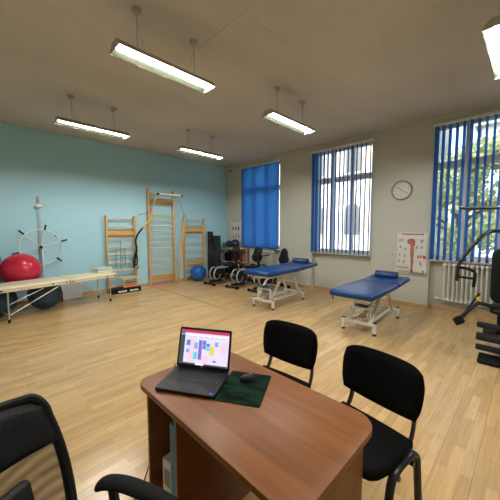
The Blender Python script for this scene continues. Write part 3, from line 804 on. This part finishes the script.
# suspension trainer strap
sp = [(.16, -2.72, 2.12), (.17, -2.76, 1.86), (.17, -2.96, 1.64), (.16, -3.03, 1.56)]
t = thing('suspension_strap', 'yellow and black suspension strap slung between the left and tall wall bars', 'exercise strap', (.16, -2.72, 2.12))
def rel(P, o): return [tuple(Vector(p)-Vector(o)) for p in P]
o_ = (.16, -2.72, 2.12)
MB().tube(rel(smooth_path(sp, 5), o_), .020, 8, sx=.4, sy=1.2).build('yellow_webbing', M['yellow'], t)
MB().tube(rel([(.16, -3.02, 1.57), (.165, -3.16, 1.40)], o_), .032, 10, sx=.5, sy=1.2).build('black_buckle', M['blackrubber'], t)
MB().tube(rel(smooth_path([(.165, -3.16, 1.40), (.165, -3.21, 1.25), (.16, -3.19, 1.0), (.165, -3.25, .72), (.16, -3.28, .55)], 5), o_), .020, 8, sx=.5, sy=1.2).build('black_webbing', M['blackrubber'], t)
MB().tube(rel(smooth_path([(.165, -3.20, 1.0), (.175, -3.26, .86), (.175, -3.30, .72), (.165, -3.20, .62), (.165, -3.18, .78), (.165, -3.20, .95)], 5), o_), .016, 8).build('loop_handle', M['blackrubber'], t)
t = MB().tube(smooth_path([(.14, -3.12, 1.91), (.16, -2.98, 1.95), (.165, -2.85, 2.0), (.16, -2.74, 2.10), (.18, -2.70, 2.35)], 6), .006, 6).build('thin_cord', mat('maroon_cord', (.14, .04, .05), .7))
tag(t, 'thin dark red cord running from the left bars to the top of the tall bars', 'cord')
t = MB().tube(smooth_path([(.30, -2.0, 2.38), (.2, -1.88, 2.2), (.16, -1.75, 1.98), (.15, -1.66, 1.86)], 6), .005, 6).build('thin_cord', M['greyink'])
tag(t, 'thin grey cord running from the pull-up bar down to the right wall bars', 'cord')
# grey rods hung on left bars
t = thing('metal_rod_rack', 'grey metal rods with hooks hung across the left wall bars', 'metal rods', (.15, -3.5, .55))
for yy, z0, z1 in ((-.09, 0.0, .74), (-.20, .02, .52), (.02, .05, .5)): MB().tube([(0, yy, z0), (0, yy, z1)], .010, 8).build('upright_rod', M['steel'], t)
MB().tube([(0.005, -.30, .50), (.005, .15, .52)], .010, 8).build('cross_rod', M['steel'], t)
MB().tube([(0.005, -.30, .25), (.005, .28, .27)], .008, 8).build('cross_rod', M['steel'], t)
MB().tube(smooth_path([(.03, -.42, -.10), (.06, -.2, -.16), (.07, .05, -.15), (.05, .28, -.05), (.03, .34, .05)], 6), .014, 8, sx=.6, sy=1.6).build('curved_bar', M['steel'], t)
# black step with wooden stool
t = thing('aerobic_step', 'low black aerobic step with white lettering under the left wall bars', 'step', (.34, -3.58, 0), 0)
pr_ = [(-.14, 0), (.14, 0), (.11, .11), (-.11, .11)]
MB().prism(pr_, .70, Matrix(((1, 0, 0, 0), (0, 0, 1, -.35), (0, 1, 0, 0), (0, 0, 0, 1))), bev=.008).build('platform', M['blackrubber'], t)
lt = MB(); 
for seg_ in ((-.20, -.02), (.08, .28)):
    y = seg_[0]
    while y < seg_[1]:
        w_ = random.uniform(.018, .032)
        lt.box((.131, y, .045+random.uniform(-.003, .003)), (.003, w_*.8, .034), rot=(0, -.27, 0), bev=.001); y += w_
lt.build('white_lettering', M['white'], t)
t = thing('wooden_stool', 'small wooden stool frame standing on the black aerobic step', 'stool', (.34, -3.46, .1105), 0)
for yy in (-.16, .16):
    for xx in (-.07, .07): MB().box((xx, yy, .11), (.022, .022, .22), bev=.003).build('leg', M['beechy'], t)
MB().box((0, 0, .228), (.18, .40, .018), bev=.003).build('seat_board', M['beechy'], t)
for yy in (-.13, .12): MB().box((0, yy, .250), (.05, .03, .03), bev=.006).build('peg', M['creamvinyl'], t)
MB().box((.0, 0, .018), (.15, .30, .016), bev=.003).build('lower_board', M['beechy'], t)
t = MB().box((0, 0, .028), (.10, .26, .055), bev=.015, seg=3).build('orange_block', M['orange']); place(t, (.35, -3.46, .1372)); tag(t, 'orange foam block lying inside the wooden stool frame', 'foam block')
# pink mat
t = MB().prism(rrect(.16, .42, .03), .006).build('pink_mat', M['pink']); place(t, (.25, -2.60, 0), .15); tag(t, 'small pink mat on the floor below the tall wall bars', 'mat')

# ------------------------------------------------------------------ corner equipment
def roll(x, y, r, h, m, label):
    t = MB(); prof = [(0, 0), (r-.01, 0), (r, .01), (r, h-.01), (r-.01, h), (r*.75, h), (r*.72, h-.006), (r*.5, h-.006), (r*.47, h), (r*.2, h), (r*.18, h-.02), (0, h-.02)]
    t.lathe(prof, seg=28); o = t.build('foam_roll', m); place(o, (x, y, 0)); return tag(o, label, 'foam mat roll', 'rolled mats standing in the corner')
roll(.14, -.80, .085, 1.47, M['foam'], 'tallest black rolled mat standing against the blue wall beside the wall bars')
roll(.36, -.72, .125, 1.34, M['navyfoam'], 'thick navy rolled mat standing in the corner, centre of the rolls')
roll(.60, -.86, .075, 1.20, M['navyfoam'], 'slim navy rolled mat standing nearest in front of the other rolls')
t = thing('storage_rack', 'light wooden storage rack in the corner behind the exercise bikes', 'rack', (.60, -.225, 0))
for xx in (-.42, .42):
    for yy in (-.17, .17): MB().box((xx, yy, .46), (.04, .04, .92), bev=.004).build('post', M['beech'], t)
for zz in (.10, .50, .93): MB().box((0, 0, zz), (.90, .40, .025), bev=.004).build('shelf', M['beechy'], t)
t_ = ball('medicine_ball', (.42, -.24, 1.063), .12, M['navyball'], 'navy medicine ball on top of the rack, left of the other one', 'medicine ball', 'medicine balls on the wooden rack', False)
t_ = ball('medicine_ball', (.70, -.24, 1.083), .14, M['navyball'], 'larger navy medicine ball on top of the rack, nearer the small wall chart', 'medicine ball', 'medicine balls on the wooden rack', False)
t = MB().lathe([(0, 0), (.05, 0), (.05, .16), (0, .16)], seg=18).build('green_bottle', mat('green_plastic', (.01, .10, .06), .4)); place(t, (.30, -.36, .943)); tag(t, 'small green container on the rack beside the navy balls', 'container')
def bag(loc, m, label, d=(.30, .26, .28)):
    t = thing('sports_bag', label, 'bag', loc)
    k = MB().box((0, 0, d[2]/2), d, bev=.07, seg=4)
    for v in k.bm.verts: v.co += Vector((noise.noise(v.co*9), noise.noise(v.co*9+Vector((5, 1, 2))), 0))*.015
    k.build('bag_body', m, t, ang=60)
    MB().tube(smooth_path([(-.08, 0, d[2]-.02), (-.06, -.02, d[2]+.05), (.06, -.02, d[2]+.05), (.08, 0, d[2]-.02)], 5), .010, 8).build('handle', M['blackrubber'], t)
    return t
bag((.80, -.25, .513), M['red'], 'dark red sports bag on the middle shelf of the rack')
bag((.44, -.25, .513), M['blackfab'], 'black sports bag on the middle shelf of the rack')
bag((.62, -.25, .113), M['blackfab'], 'wide black bag on the bottom shelf of the rack', (.62, .28, .28))

def make_bike():
    # front (pedals) towards local -Y, backrest towards +Y
    t = thing('recumbent_bike', '', 'exercise bike', (0, 0, 0), 0, 'black and silver recumbent exercise bikes')
    bk = M['blackplastic']; sv = M['silver']
    MB().tube(smooth_path([(0, -.50, .10), (0, -.1, .09), (0, .25, .12), (0, .50, .08)], 5), .035, 12, sx=1, sy=1.2).build('main_beam', bk, t)
    for y in (-.50, .52):
        f = MB().tube([(-.17, y, .04), (.17, y, .04)], .026, 12).build('floor_bar', bk, t)
        for xx in (-.22, .16): MB().lathe([(0, 0), (.038, 0), (.038, .06), (0, .06)], (xx, y, .038), (0, PI/2, 0), 16).build('end_cap', M['blackrubber'], f)
    hs = [(-.30, .14), (-.34, .28), (-.28, .41), (-.14, .45), (.0, .39), (.06, .27), (.0, .14), (-.15, .10)]
    hs = [(p.x, p.y) for p in smooth_path([(a, b_, 0) for a, b_ in hs+[hs[0]]], 4)[:-1]]
    MB().prism(hs, .14, Matrix(((0, 0, 1, -.07), (1, 0, 0, 0), (0, 1, 0, 0), (0, 0, 0, 1))), bev=.015, seg=3).build('flywheel_housing', bk, t)
    for s in (-1, 1):
        MB().tube(fillet([(s*.09, .22, .45), (s*.095, -.34, .47), (s*.095, -.44, .30), (s*.095, -.36, .15), (s*.09, -.02, .13)], .07), .019, 8).build('side_rail', sv, t)
        cr = MB().beam((s*.10, -.18, .29), (s*.10, -.18-s*.08, .29-s*.14), .02, .03).build('crank', M['chrome'], t)
        MB().box((s*.165, -.18-s*.08, .29-s*.14), (.10, .11, .03), bev=.008).build('pedal', M['blackrubber'], cr)
        MB().tube(fillet([(s*.06, .34, .42), (s*.27, .30, .46), (s*.27, .10, .60), (s*.27, -.02, .61)], .05), .013, 10).build('side_handle', bk, t)
        MB().tube([(s*.27, .08, .605), (s*.27, -.06, .612)], .019, 10).build('grip', M['blackrubber'], t)
    MB().tube(smooth_path([(0, -.26, .48), (0, -.36, .72), (0, -.36, .96)], 5), .026, 10).build('console_mast', bk, t)
    MB().box((0, -.35, 1.02), (.20, .06, .14), rot=(-.5, 0, 0), bev=.015).build('console', bk, t)
    MB().tube(fillet([(-.20, -.16, .93), (-.19, -.34, .90), (.19, -.34, .90), (.20, -.16, .93)], .08), .014, 10).build('handlebar', bk, t)
    MB().beam((0, .16, .12), (0, .30, .44), .05, .05).build('seat_post', bk, t)
    MB().prism(rrect(.40, .34, .11, 6), .075, Matrix.Translation((0, .28, .44)), bev=.03, seg=4).build('seat', M['blackleather'], t)
    MB().tube(smooth_path([(0, .36, .42), (0, .50, .46), (0, .55, .62), (0, .58, .85)], 5), .02, 10).build('back_post', bk, t)
    bo = []
    for k in range(28):
        a = 2*PI*k/28; w_ = .185 if math.sin(a) < 0 else .135
        bo.append((math.copysign(abs(math.cos(a))**.85, math.cos(a))*w_*(1-.12*math.sin(a)), .22*math.sin(a)))
    MB().prism(bo, .06, Matrix.Translation((0, .56, .82)) @ Matrix.Rotation(PI/2-.12, 4, 'X'), bev=.022, seg=3).build('backrest', M['blackleather'], t)
    return t
bk = make_bike(); bk['label'] = 'black and silver exercise bike farthest into the corner, before the wooden rack'
place(bk, (1.13, -1.10, 0), math.radians(2))
dup(bk, (1.90, -.97, 0), math.radians(4), 'black and silver exercise bike in the middle, before the radiator')
dup(bk, (2.72, -.90, 0), math.radians(-6), 'black and silver exercise bike half hidden behind the treatment table')

# ------------------------------------------------------------------ radiators
def radiator(xc, n, label, y=.04, z0=.20, h=.72, pitch=.068):
    t = thing('radiator', label, 'radiator', (xc, y, 0), 0, 'cream radiators under the windows')
    W = n*pitch
    for k in range(n):
        x = -W/2+pitch*(k+.5); mb = MB()
        for yy in (-.045, .045):
            mb.tube([(x, yy, z0+.02), (x, yy, z0+h-.02)], .017, 8, sx=1.0, sy=1.0)
        for zz in (z0+.03, z0+h-.03): mb.box((x, 0, zz), (pitch*.94, .14, .06), bev=.02, seg=3)
        mb.build('column', M['radiator'], t)
    v = MB().tube(fillet([(-W/2-.12, .088, z0+.03), (-W/2-.12, 0, z0+.03), (-W/2, 0, z0+.03)], .03), .011, 10)
    v.build('pipe', M['radiator'], t)
    MB().lathe([(0, 0), (.022, 0), (.025, .045), (0, .05)], (-W/2-.05, .0, z0+.03), (0, -PI/2, 0), 14).build('valve', M['white'], t)
    for x in (-W/2+pitch*2, W/2-pitch*2): MB().box((x, .062, z0+.06), (.03, .055, .03), bev=.004).build('wall_bracket', M['radiator'], t)
    return t
radiator(6.82, 17, 'cream column radiator under the window behind the gym machine')
radiator(1.62, 15, 'cream column radiator under the closed blue blind, behind the bikes')

# ------------------------------------------------------------------ clock, charts, sockets
t = thing('wall_clock', 'round grey rimmed wall clock with white dial between two windows', 'clock', (5.485, 0, 2.33), 0)
RY90 = (PI/2, 0, 0)
MB().lathe([(.0, 0), (.185, 0), (.195, .012), (.195, .03), (.18, .04), (.168, .034), (.168, .016), (0, .016)], (0, 0, 0), RY90, 48).build('rim', M['clockrim'], t)
MB().lathe([(0, .016), (.168, .016), (.168, .02), (0, .02)], (0, 0, 0), RY90, 48).build('dial', M['clockface'], t)
for k in range(1, 13):
    a = PI/2-k*PI/6
    text_mesh('numeral', str(k), .045, M['ink'], t, (.135*math.cos(a), -.0212, .135*math.sin(a)), (PI/2, 0, 0))
for hr, L_, w_, nm in ((10.33/12, .085, .010, 'hour_hand'), (20/60, .125, .007, 'minute_hand')):
    a = PI/2-hr*2*PI; d = Vector((math.cos(a), 0, math.sin(a)))
    MB().beam(Vector((0, -.026, 0))-d*.02, Vector((0, -.026, 0))+d*L_, w_, .003, bev=0, up=(0, 1, 0)).build(nm, M['ink'], t, False)
MB().lathe([(0, .02), (.009, .02), (.009, .03), (0, .03)], (0, 0, 0), RY90, 14).build('centre_pin', M['ink'], t)

def poster_obj(name, label, x0, x1, z0, z1, fill, y=-.004):
    t = thing(name, label, 'poster', ((x0+x1)/2, y, z0), 0)
    W, Hh = x1-x0, z1-z0
    bm = bmesh.new(); n = 12; gg = []
    for i in range(n+1):
        row = []
        for j in range(9):
            u_ = i/n; v_ = j/8
            yy = -.004-.006*math.sin(u_*PI*2.2+1)*(1-v_)**1.5-.002
            row.append(bm.verts.new((-W/2+W*u_, yy, Hh*v_)))
        gg.append(row)
    for i in range(n):
        for j in range(8): bm.faces.new((gg[i][j], gg[i+1][j], gg[i+1][j+1], gg[i][j+1]))
    sol = MB().merge(bm).build('sheet', M['paper'], t, ang=60)
    md = sol.modifiers.new('thickness', 'SOLIDIFY'); md.thickness = .001
    fill(t, W, Hh)
    return t
def blob(mb, cx, cz, w, h, m, seed, y=-.0145, n=14):
    rnd = random.Random(seed); ol = []
    for k in range(n):
        a = 2*PI*k/n; r = rnd.uniform(.55, 1.0)
        ol.append((cx+w/2*r*math.cos(a), cz+h/2*r*math.sin(a)))
    mb.prism(ol, .0006, Matrix(((1, 0, 0, 0), (0, 0, -1, y), (0, 1, 0, 0), (0, 0, 0, 1))), m)
def fill_leg(t, W, Hh):
    P = lambda u_, v_: (-W/2+W*u_, Hh*v_)
    m = MB(); mt = Matrix(((1, 0, 0, 0), (0, 0, -1, -.0145), (0, 1, 0, 0), (0, 0, 0, 1)))
    # hip, thigh, knee, calf, foot
    leg = [(.36, .83), (.45, .86), (.55, .86), (.61, .80), (.60, .72), (.57, .66), (.58, .52), (.56, .42), (.57, .30), (.55, .20), (.57, .10), (.54, .06), (.48, .08), (.50, .20), (.49, .32), (.48, .44), (.46, .54), (.47, .66), (.45, .74), (.38, .74), (.36, .78)]
    m.prism([P(*q) for q in leg], .0006, mt, M['redink'])
    for k, (a, b_) in enumerate((((.49, .82), (.52, .48)), ((.54, .80), (.55, .50)), ((.51, .44), (.52, .16)), ((.47, .80), (.40, .78)))):
        pa = P(*a); pb = P(*b_); m.beam((pa[0], -.0158, pa[1]), (pb[0], -.0158, pb[1]), .012, .001, M['paleink'], 0, up=(0, 1, 0))
    m.build('leg_drawing', None, t, False)
    s = MB()
    spots = [(.12, .82), (.20, .83), (.15, .66), (.31, .62), (.13, .48), (.29, .45), (.11, .33), (.25, .29), (.30, .33), (.79, .80), (.83, .82), (.66, .66), (.82, .67), (.78, .31), (.80, .26)]
    for k, (a, b_) in enumerate(spots):
        c = P(a, b_); blob(s, c[0], c[1], .035, .07, M['greyink'], k)
    for k, (a, b_) in enumerate(((.72, .45), (.80, .46), (.88, .45), (.92, .44))):
        c = P(a, b_); blob(s, c[0], c[1], .045, .08, M['redink'], 30+k)
    s.build('small_drawings', None, t, False)
    q = MB(); rnd = random.Random(4)
    x = .2
    while x < .86:
        w_ = rnd.uniform(.012, .03); c = P(x, .965); q.box((c[0], -.0125, c[1]), (w_*W, .001, .026), m=M['redink']); x += w_+.008
    q.build('title_lettering', None, t, False)
    for r_, (a, b_) in enumerate(((.06, .44), (.06, .40), (.5, .82), (.5, .9))):
        x = a; q = MB()
        while x < b_:
            w_ = rnd.uniform(.015, .05); c = P(x, [.19, .165, .075, .05][r_]); q.box((c[0], -.0150, c[1]), (w_*W, .001, .010), m=M['ink']); x += w_+.012
        q.build('printed_text', None, t, False)
    k = MB()
    k.beam((P(.08, .09)[0], -.016, P(.08, .09)[1]), (P(.48, .075)[0], -.016, P(.48, .075)[1]), .010, .001, M['greyink'], 0, up=(0, 1, 0))
    k.box((P(.88, .1)[0], -.0155, P(.88, .1)[1]), (.03, .001, .07), m=M['greyink']); k.build('scale_bar', None, t, False)
poster_obj('anatomy_chart', 'white anatomy wall chart with a red leg muscle figure beside the right window', 5.42, 5.995, .62, 1.475, fill_leg)
def fill_sk(t, W, Hh):
    s = MB()
    for k in range(3):
        x = -W*.27+W*.27*k
        for z, m_, hh, ww in ((.66, M['ink'], .24, .085), (.83, M['greyink'], .05, .05), (.30, M['greyink'], .22, .075), (.43, M['greyink'], .04, .045)):
            blob(s, x, Hh*z, ww, Hh*hh*1.15, m_, int(k*10+z*100))
    s.box((0, -.0125, Hh*.955), (W*.6, .001, .018), m=M['greyink'])
    s.box((0, -.0125, Hh*.06), (W*.7, .001, .012), m=M['greyink'])
    s.build('body_drawings', None, t, False)
poster_obj('anatomy_chart', 'small pale wall chart with rows of grey body figures near the corner', .24, .74, 1.09, 1.82, fill_sk)
def socket(x, z, label, s=.08):
    t = thing('wall_socket', label, 'socket', (x, 0, z), 0, 'wall sockets')
    MB().box((0, -.006, 0), (s, .012, s), bev=.004).build('cover_plate', M['winframe'], t)
    MB().lathe([(0, 0), (.022, 0), (.022, .003), (0, .003)], (0, -.0125, 0), RY90, 16).build('socket_face', M['steel'], t)
    return t
socket(5.345, 1.03, 'white wall socket just left of the leg anatomy chart')
socket(2.80, .72, 'small wall socket low behind the treatment table bolster')
t = thing('motion_sensor', 'small dark motion sensor high on the wall near the corner', 'sensor', (.25, 0, 3.47))
MB().box((0, -.025, 0), (.06, .05, .10), bev=.015, seg=3).build('sensor_body', M['clockrim'], t)
MB().ball((0, -.05, -.015), .02, u=14, v=8).build('sensor_lens', M['blackplastic'], t)

# ------------------------------------------------------------------ multi gym (right edge)
t = thing('gym_machine', 'black multi gym with lat bar, press arms and leg rollers at the right edge', 'gym machine', (7.27, -1.80, 0), 0)
bm_ = M['blackmetal']
MB().beam((0, -.45, .04), (0, .95, .04), .07, .06).build('base_beam', bm_, t)
MB().beam((-.32, .92, .04), (.32, .92, .04), .06, .06).build('base_beam', bm_, t)
for s in (-1, 1): MB().box((s*.15, -.29, .045), (.20, .18, .03), rot=(.28, 0, 0), bev=.008).build('foot_plate', M['blackrubber'], t)
MB().beam((0, -.28, .05), (0, -.28, .62), .05, .05, up=(0, 1, 0)).build('leg_post', bm_, t)
for z in (.175, .30, .44):
    MB().tube([(-.26, -.30, z), (.26, -.30, z)], .012, 10).build('roller_axle', bm_, t)
    for s in (-1, 1):
        r = .045 if z == .30 else .034
        MB().lathe([(0, 0), (r*.8, 0), (r, .01), (r, .24), (r*.8, .25), (0, .25)], (s*.15-.125, -.30, z), (0, PI/2, 0), 20).build('foam_roller', M['foam'], t)
MB().prism(rrect(.36, .48, .09, 6), .06, Matrix.Translation((0, -.06, .58)), bev=.025, seg=4).build('seat', M['blackleather'], t)
MB().beam((0, .10, .05), (0, .10, 1.95), .07, .07, up=(0, 1, 0)).build('front_upright', bm_, t)
MB().prism(rrect(.40, .66, .09, 6), .09, Matrix.Translation((0, .05, .99)) @ Matrix.Rotation(PI/2, 4, 'X'), bev=.03, seg=4).build('back_pad', M['blackleather'], t)
MB().box((-.02, -.02, 1.355), (.20, .10, .12), bev=.035, seg=3).build('head_rest', M['blackleather'], t)
MB().beam((0, .85, .05), (0, .85, 2.05), .07, .07, up=(0, 1, 0)).build('rear_upright', bm_, t)
MB().beam((0, -.30, 2.05), (0, .90, 2.05), .06, .07).build('top_beam', bm_, t)
# lat bar
MB().tube(smooth_path([(-.50, -.32, 1.81), (-.42, -.32, 1.79), (-.2, -.32, 1.785), (0, -.32, 1.79), (.2, -.32, 1.785), (.42, -.32, 1.79), (.50, -.32, 1.81)], 5), .018, 10).build('lat_bar', bm_, t)
MB().tube([(0, -.32, 1.78), (0, -.32, 2.03)], .004, 6).build('cable', M['steel'], t)
MB().lathe([(0, 0), (.05, 0), (.05, .02), (0, .02)], (-.01, -.32, 2.02), (0, PI/2, 0), 20).build('pulley', M['blackrubber'], t)
for s in (-1, 1):
    pa = MB().tube(fillet([(s*.04, .04, 1.51), (s*.18, -.30, 1.53), (s*.27, -.32, 1.49), (s*.48, -.34, 1.14), (s*.485, -.34, .93)], .10, 6), .024, 12, sx=.8, sy=1.1).build('press_arm', bm_, t)
    MB().tube(fillet([(s*.47, -.36, 1.10), (s*.39, -.36, 1.09), (s*.31, -.36, 1.06), (s*.32, -.36, .88)], .05, 6), .017, 10).tube([(s*.48, -.36, .985), (s*.32, -.36, .975)], .013, 10).build('press_handle', M['blackrubber'], pa)
# leg-curl arm reaching forward on the left
MB().tube(fillet([(-.15, -.24, .66), (-.28, -.34, .70), (-.42, -.36, .50)], .05), .022, 10).build('leg_lever', bm_, t)
MB().box((-.44, -.36, .46), (.09, .10, .09), rot=(0, -.6, 0), bev=.015).build('lever_end', M['blackrubber'], t)
MB().tube([(-.38, -.30, .58), (-.27, -.26, .80)], .014, 8).build('lever_brace', bm_, t)
MB().lathe([(0, 0), (.022, 0), (.022, .02), (0, .02)], (-.27, -.345, .75), RY90, 14).build('yellow_knob', M['yellow'], t)
MB().box((0, .62, .42), (.30, .12, .62), bev=.008).build('weight_stack', M['blackrubber'], t)

# ------------------------------------------------------------------ outside
struct('ground_outside', MB().box((5, 14, -3.1), (70, 27, .2)), M['ground'])
def building(name, label, x0, x1, y, z0, z1, m, wins, arch=False, depth=6):
    t = thing(name, label, 'building', ((x0+x1)/2, y, z0))
    W = x1-x0
    MB().box((0, depth/2, (z1-z0)/2), (W, depth, z1-z0)).build('facade', m, t, False)
    MB().box((0, depth/2-.1, z1-z0+.15), (W+.6, depth+.6, .3)).build('roof_edge', M['trim'], t, False)
    nx_, zr = wins
    for k in range(nx_):
        x = -W/2+W*(k+.5)/nx_
        for z in zr:
            ol = [(-.5, 0), (.5, 0), (.5, 1.4)]+[(.5*math.cos(a), 1.4+.5*math.sin(a)) for a in [PI*q/10 for q in range(1, 10)]]+[(-.5, 1.4)]
            fr = MB().prism([(a*1.25, b_*1.12-.1) for a, b_ in ol], .08, Matrix(((1, 0, 0, x), (0, 0, -1, .0), (0, 1, 0, z-z0), (0, 0, 0, 1)))).build('window_surround', M['trim'], t, False)
            MB().prism(ol, .03, Matrix(((1, 0, 0, x), (0, 0, -1, -.08), (0, 1, 0, z-z0), (0, 0, 0, 1)))).build('window_opening', M['shade'], fr, False)
    return t
building('apartment_building', 'beige building with arched windows seen through the middle window blind', -9, 3.2, 10.5, -3, 9.5, M['facade'], (5, (-1.6, 1.2, 5)))
building('apartment_building', 'pale bluish building behind the tree outside the right window', 5.2, 16, 13.5, -3, 7.0, M['facade2'], (4, (-1.5, 1.8)))
def tree(x, y, zc, r, label, seed):
    rnd = random.Random(seed)
    t = thing('leafy_tree', label, 'tree', (x, y, -3), 0, 'trees outside the windows')
    tr = MB().tube(smooth_path([(0, 0, 0), (.1, 0, 1.5), (.0, .1, 3.2), (.1, 0, zc+3.6)], 4), .12, 8)
    for k in range(9):
        a = rnd.uniform(0, 6.28); h0 = rnd.uniform(2.6, zc+2.6)
        tr.tube(smooth_path([(.05, 0, h0), (.5*r*math.cos(a)*.6, .5*r*math.sin(a)*.6, h0+.5), (r*.85*math.cos(a), r*.85*math.sin(a), h0+rnd.uniform(.6, 1.4))], 4), .035, 6)
    tr.build('trunk', M['bark'], t)
    bm = bmesh.new()
    cl = [Vector((rnd.uniform(-1, 1), rnd.uniform(-1, 1), rnd.uniform(-1, 1)))*r*.8 for _ in range(26)]
    for k in range(3600):
        c = rnd.choice(cl); d = Vector((rnd.gauss(0, 1), rnd.gauss(0, 1), rnd.gauss(0, 1))).normalized()*rnd.uniform(.15, .55)*r*.6
        p = Vector((0, 0, zc+3))+c+d
        s_ = rnd.uniform(.05, .11); q = Euler((rnd.uniform(0, 6), rnd.uniform(0, 6), rnd.uniform(0, 6))).to_matrix()
        bm.faces.new([bm.verts.new(p+q @ Vector(v)*s_) for v in ((-.5, -1, 0), (.5, -1, 0), (.9, 0, .1), (0, 1.4, 0), (-.9, 0, .1))])
    MB().merge(bm).build('foliage', M['leaf'], t, False)
    return t
tree(5.3, 6.5, 2.6, 2.0, 'leafy tree outside at the left side of the right hand window', 3)
tree(10.2, 8.8, 2.0, 2.0, 'leafy tree further right behind the gym machine window', 5)

# ------------------------------------------------------------------ world, sun, camera
wd = bpy.data.worlds.new('sky'); SC.world = wd; wd.use_nodes = True
nt = wd.node_tree; bg = nt.nodes['Background']
sky = nt.nodes.new('ShaderNodeTexSky'); sky.sky_type = 'NISHITA'; sky.sun_disc = False; sky.sun_elevation = math.radians(38); sky.sun_rotation = math.radians(200)
sky.air_density = 1.2; sky.dust_density = 3.0
nt.links.new(sky.outputs[0], bg.inputs['Color']); bg.inputs['Strength'].default_value = 0.40
sl = bpy.data.lights.new('sun', 'SUN'); sl.energy = 1.6; sl.angle = math.radians(3); sl.color = (1, .95, .86)
so = bpy.data.objects.new('sun', sl); C.objects.link(so); so.location = (0, -20, 20); so.rotation_euler = (math.radians(48), 0, math.radians(-20))

cam = bpy.data.cameras.new('camera'); cam.sensor_width = 36; cam.lens = 282/500*36; cam.clip_start = .05; cam.clip_end = 200
co = bpy.data.objects.new('camera', cam); C.objects.link(co); co.location = (7.40, -6.27, 1.55)
co.rotation_euler = (PI/2-math.atan(21/282), 0, PI/4)
SC.camera = co
SC.view_settings.view_transform = 'Standard'; SC.view_settings.look = 'None'; SC.view_settings.gamma = 1; SC.view_settings.exposure = 1.0
SC.view_settings.use_curve_mapping = False
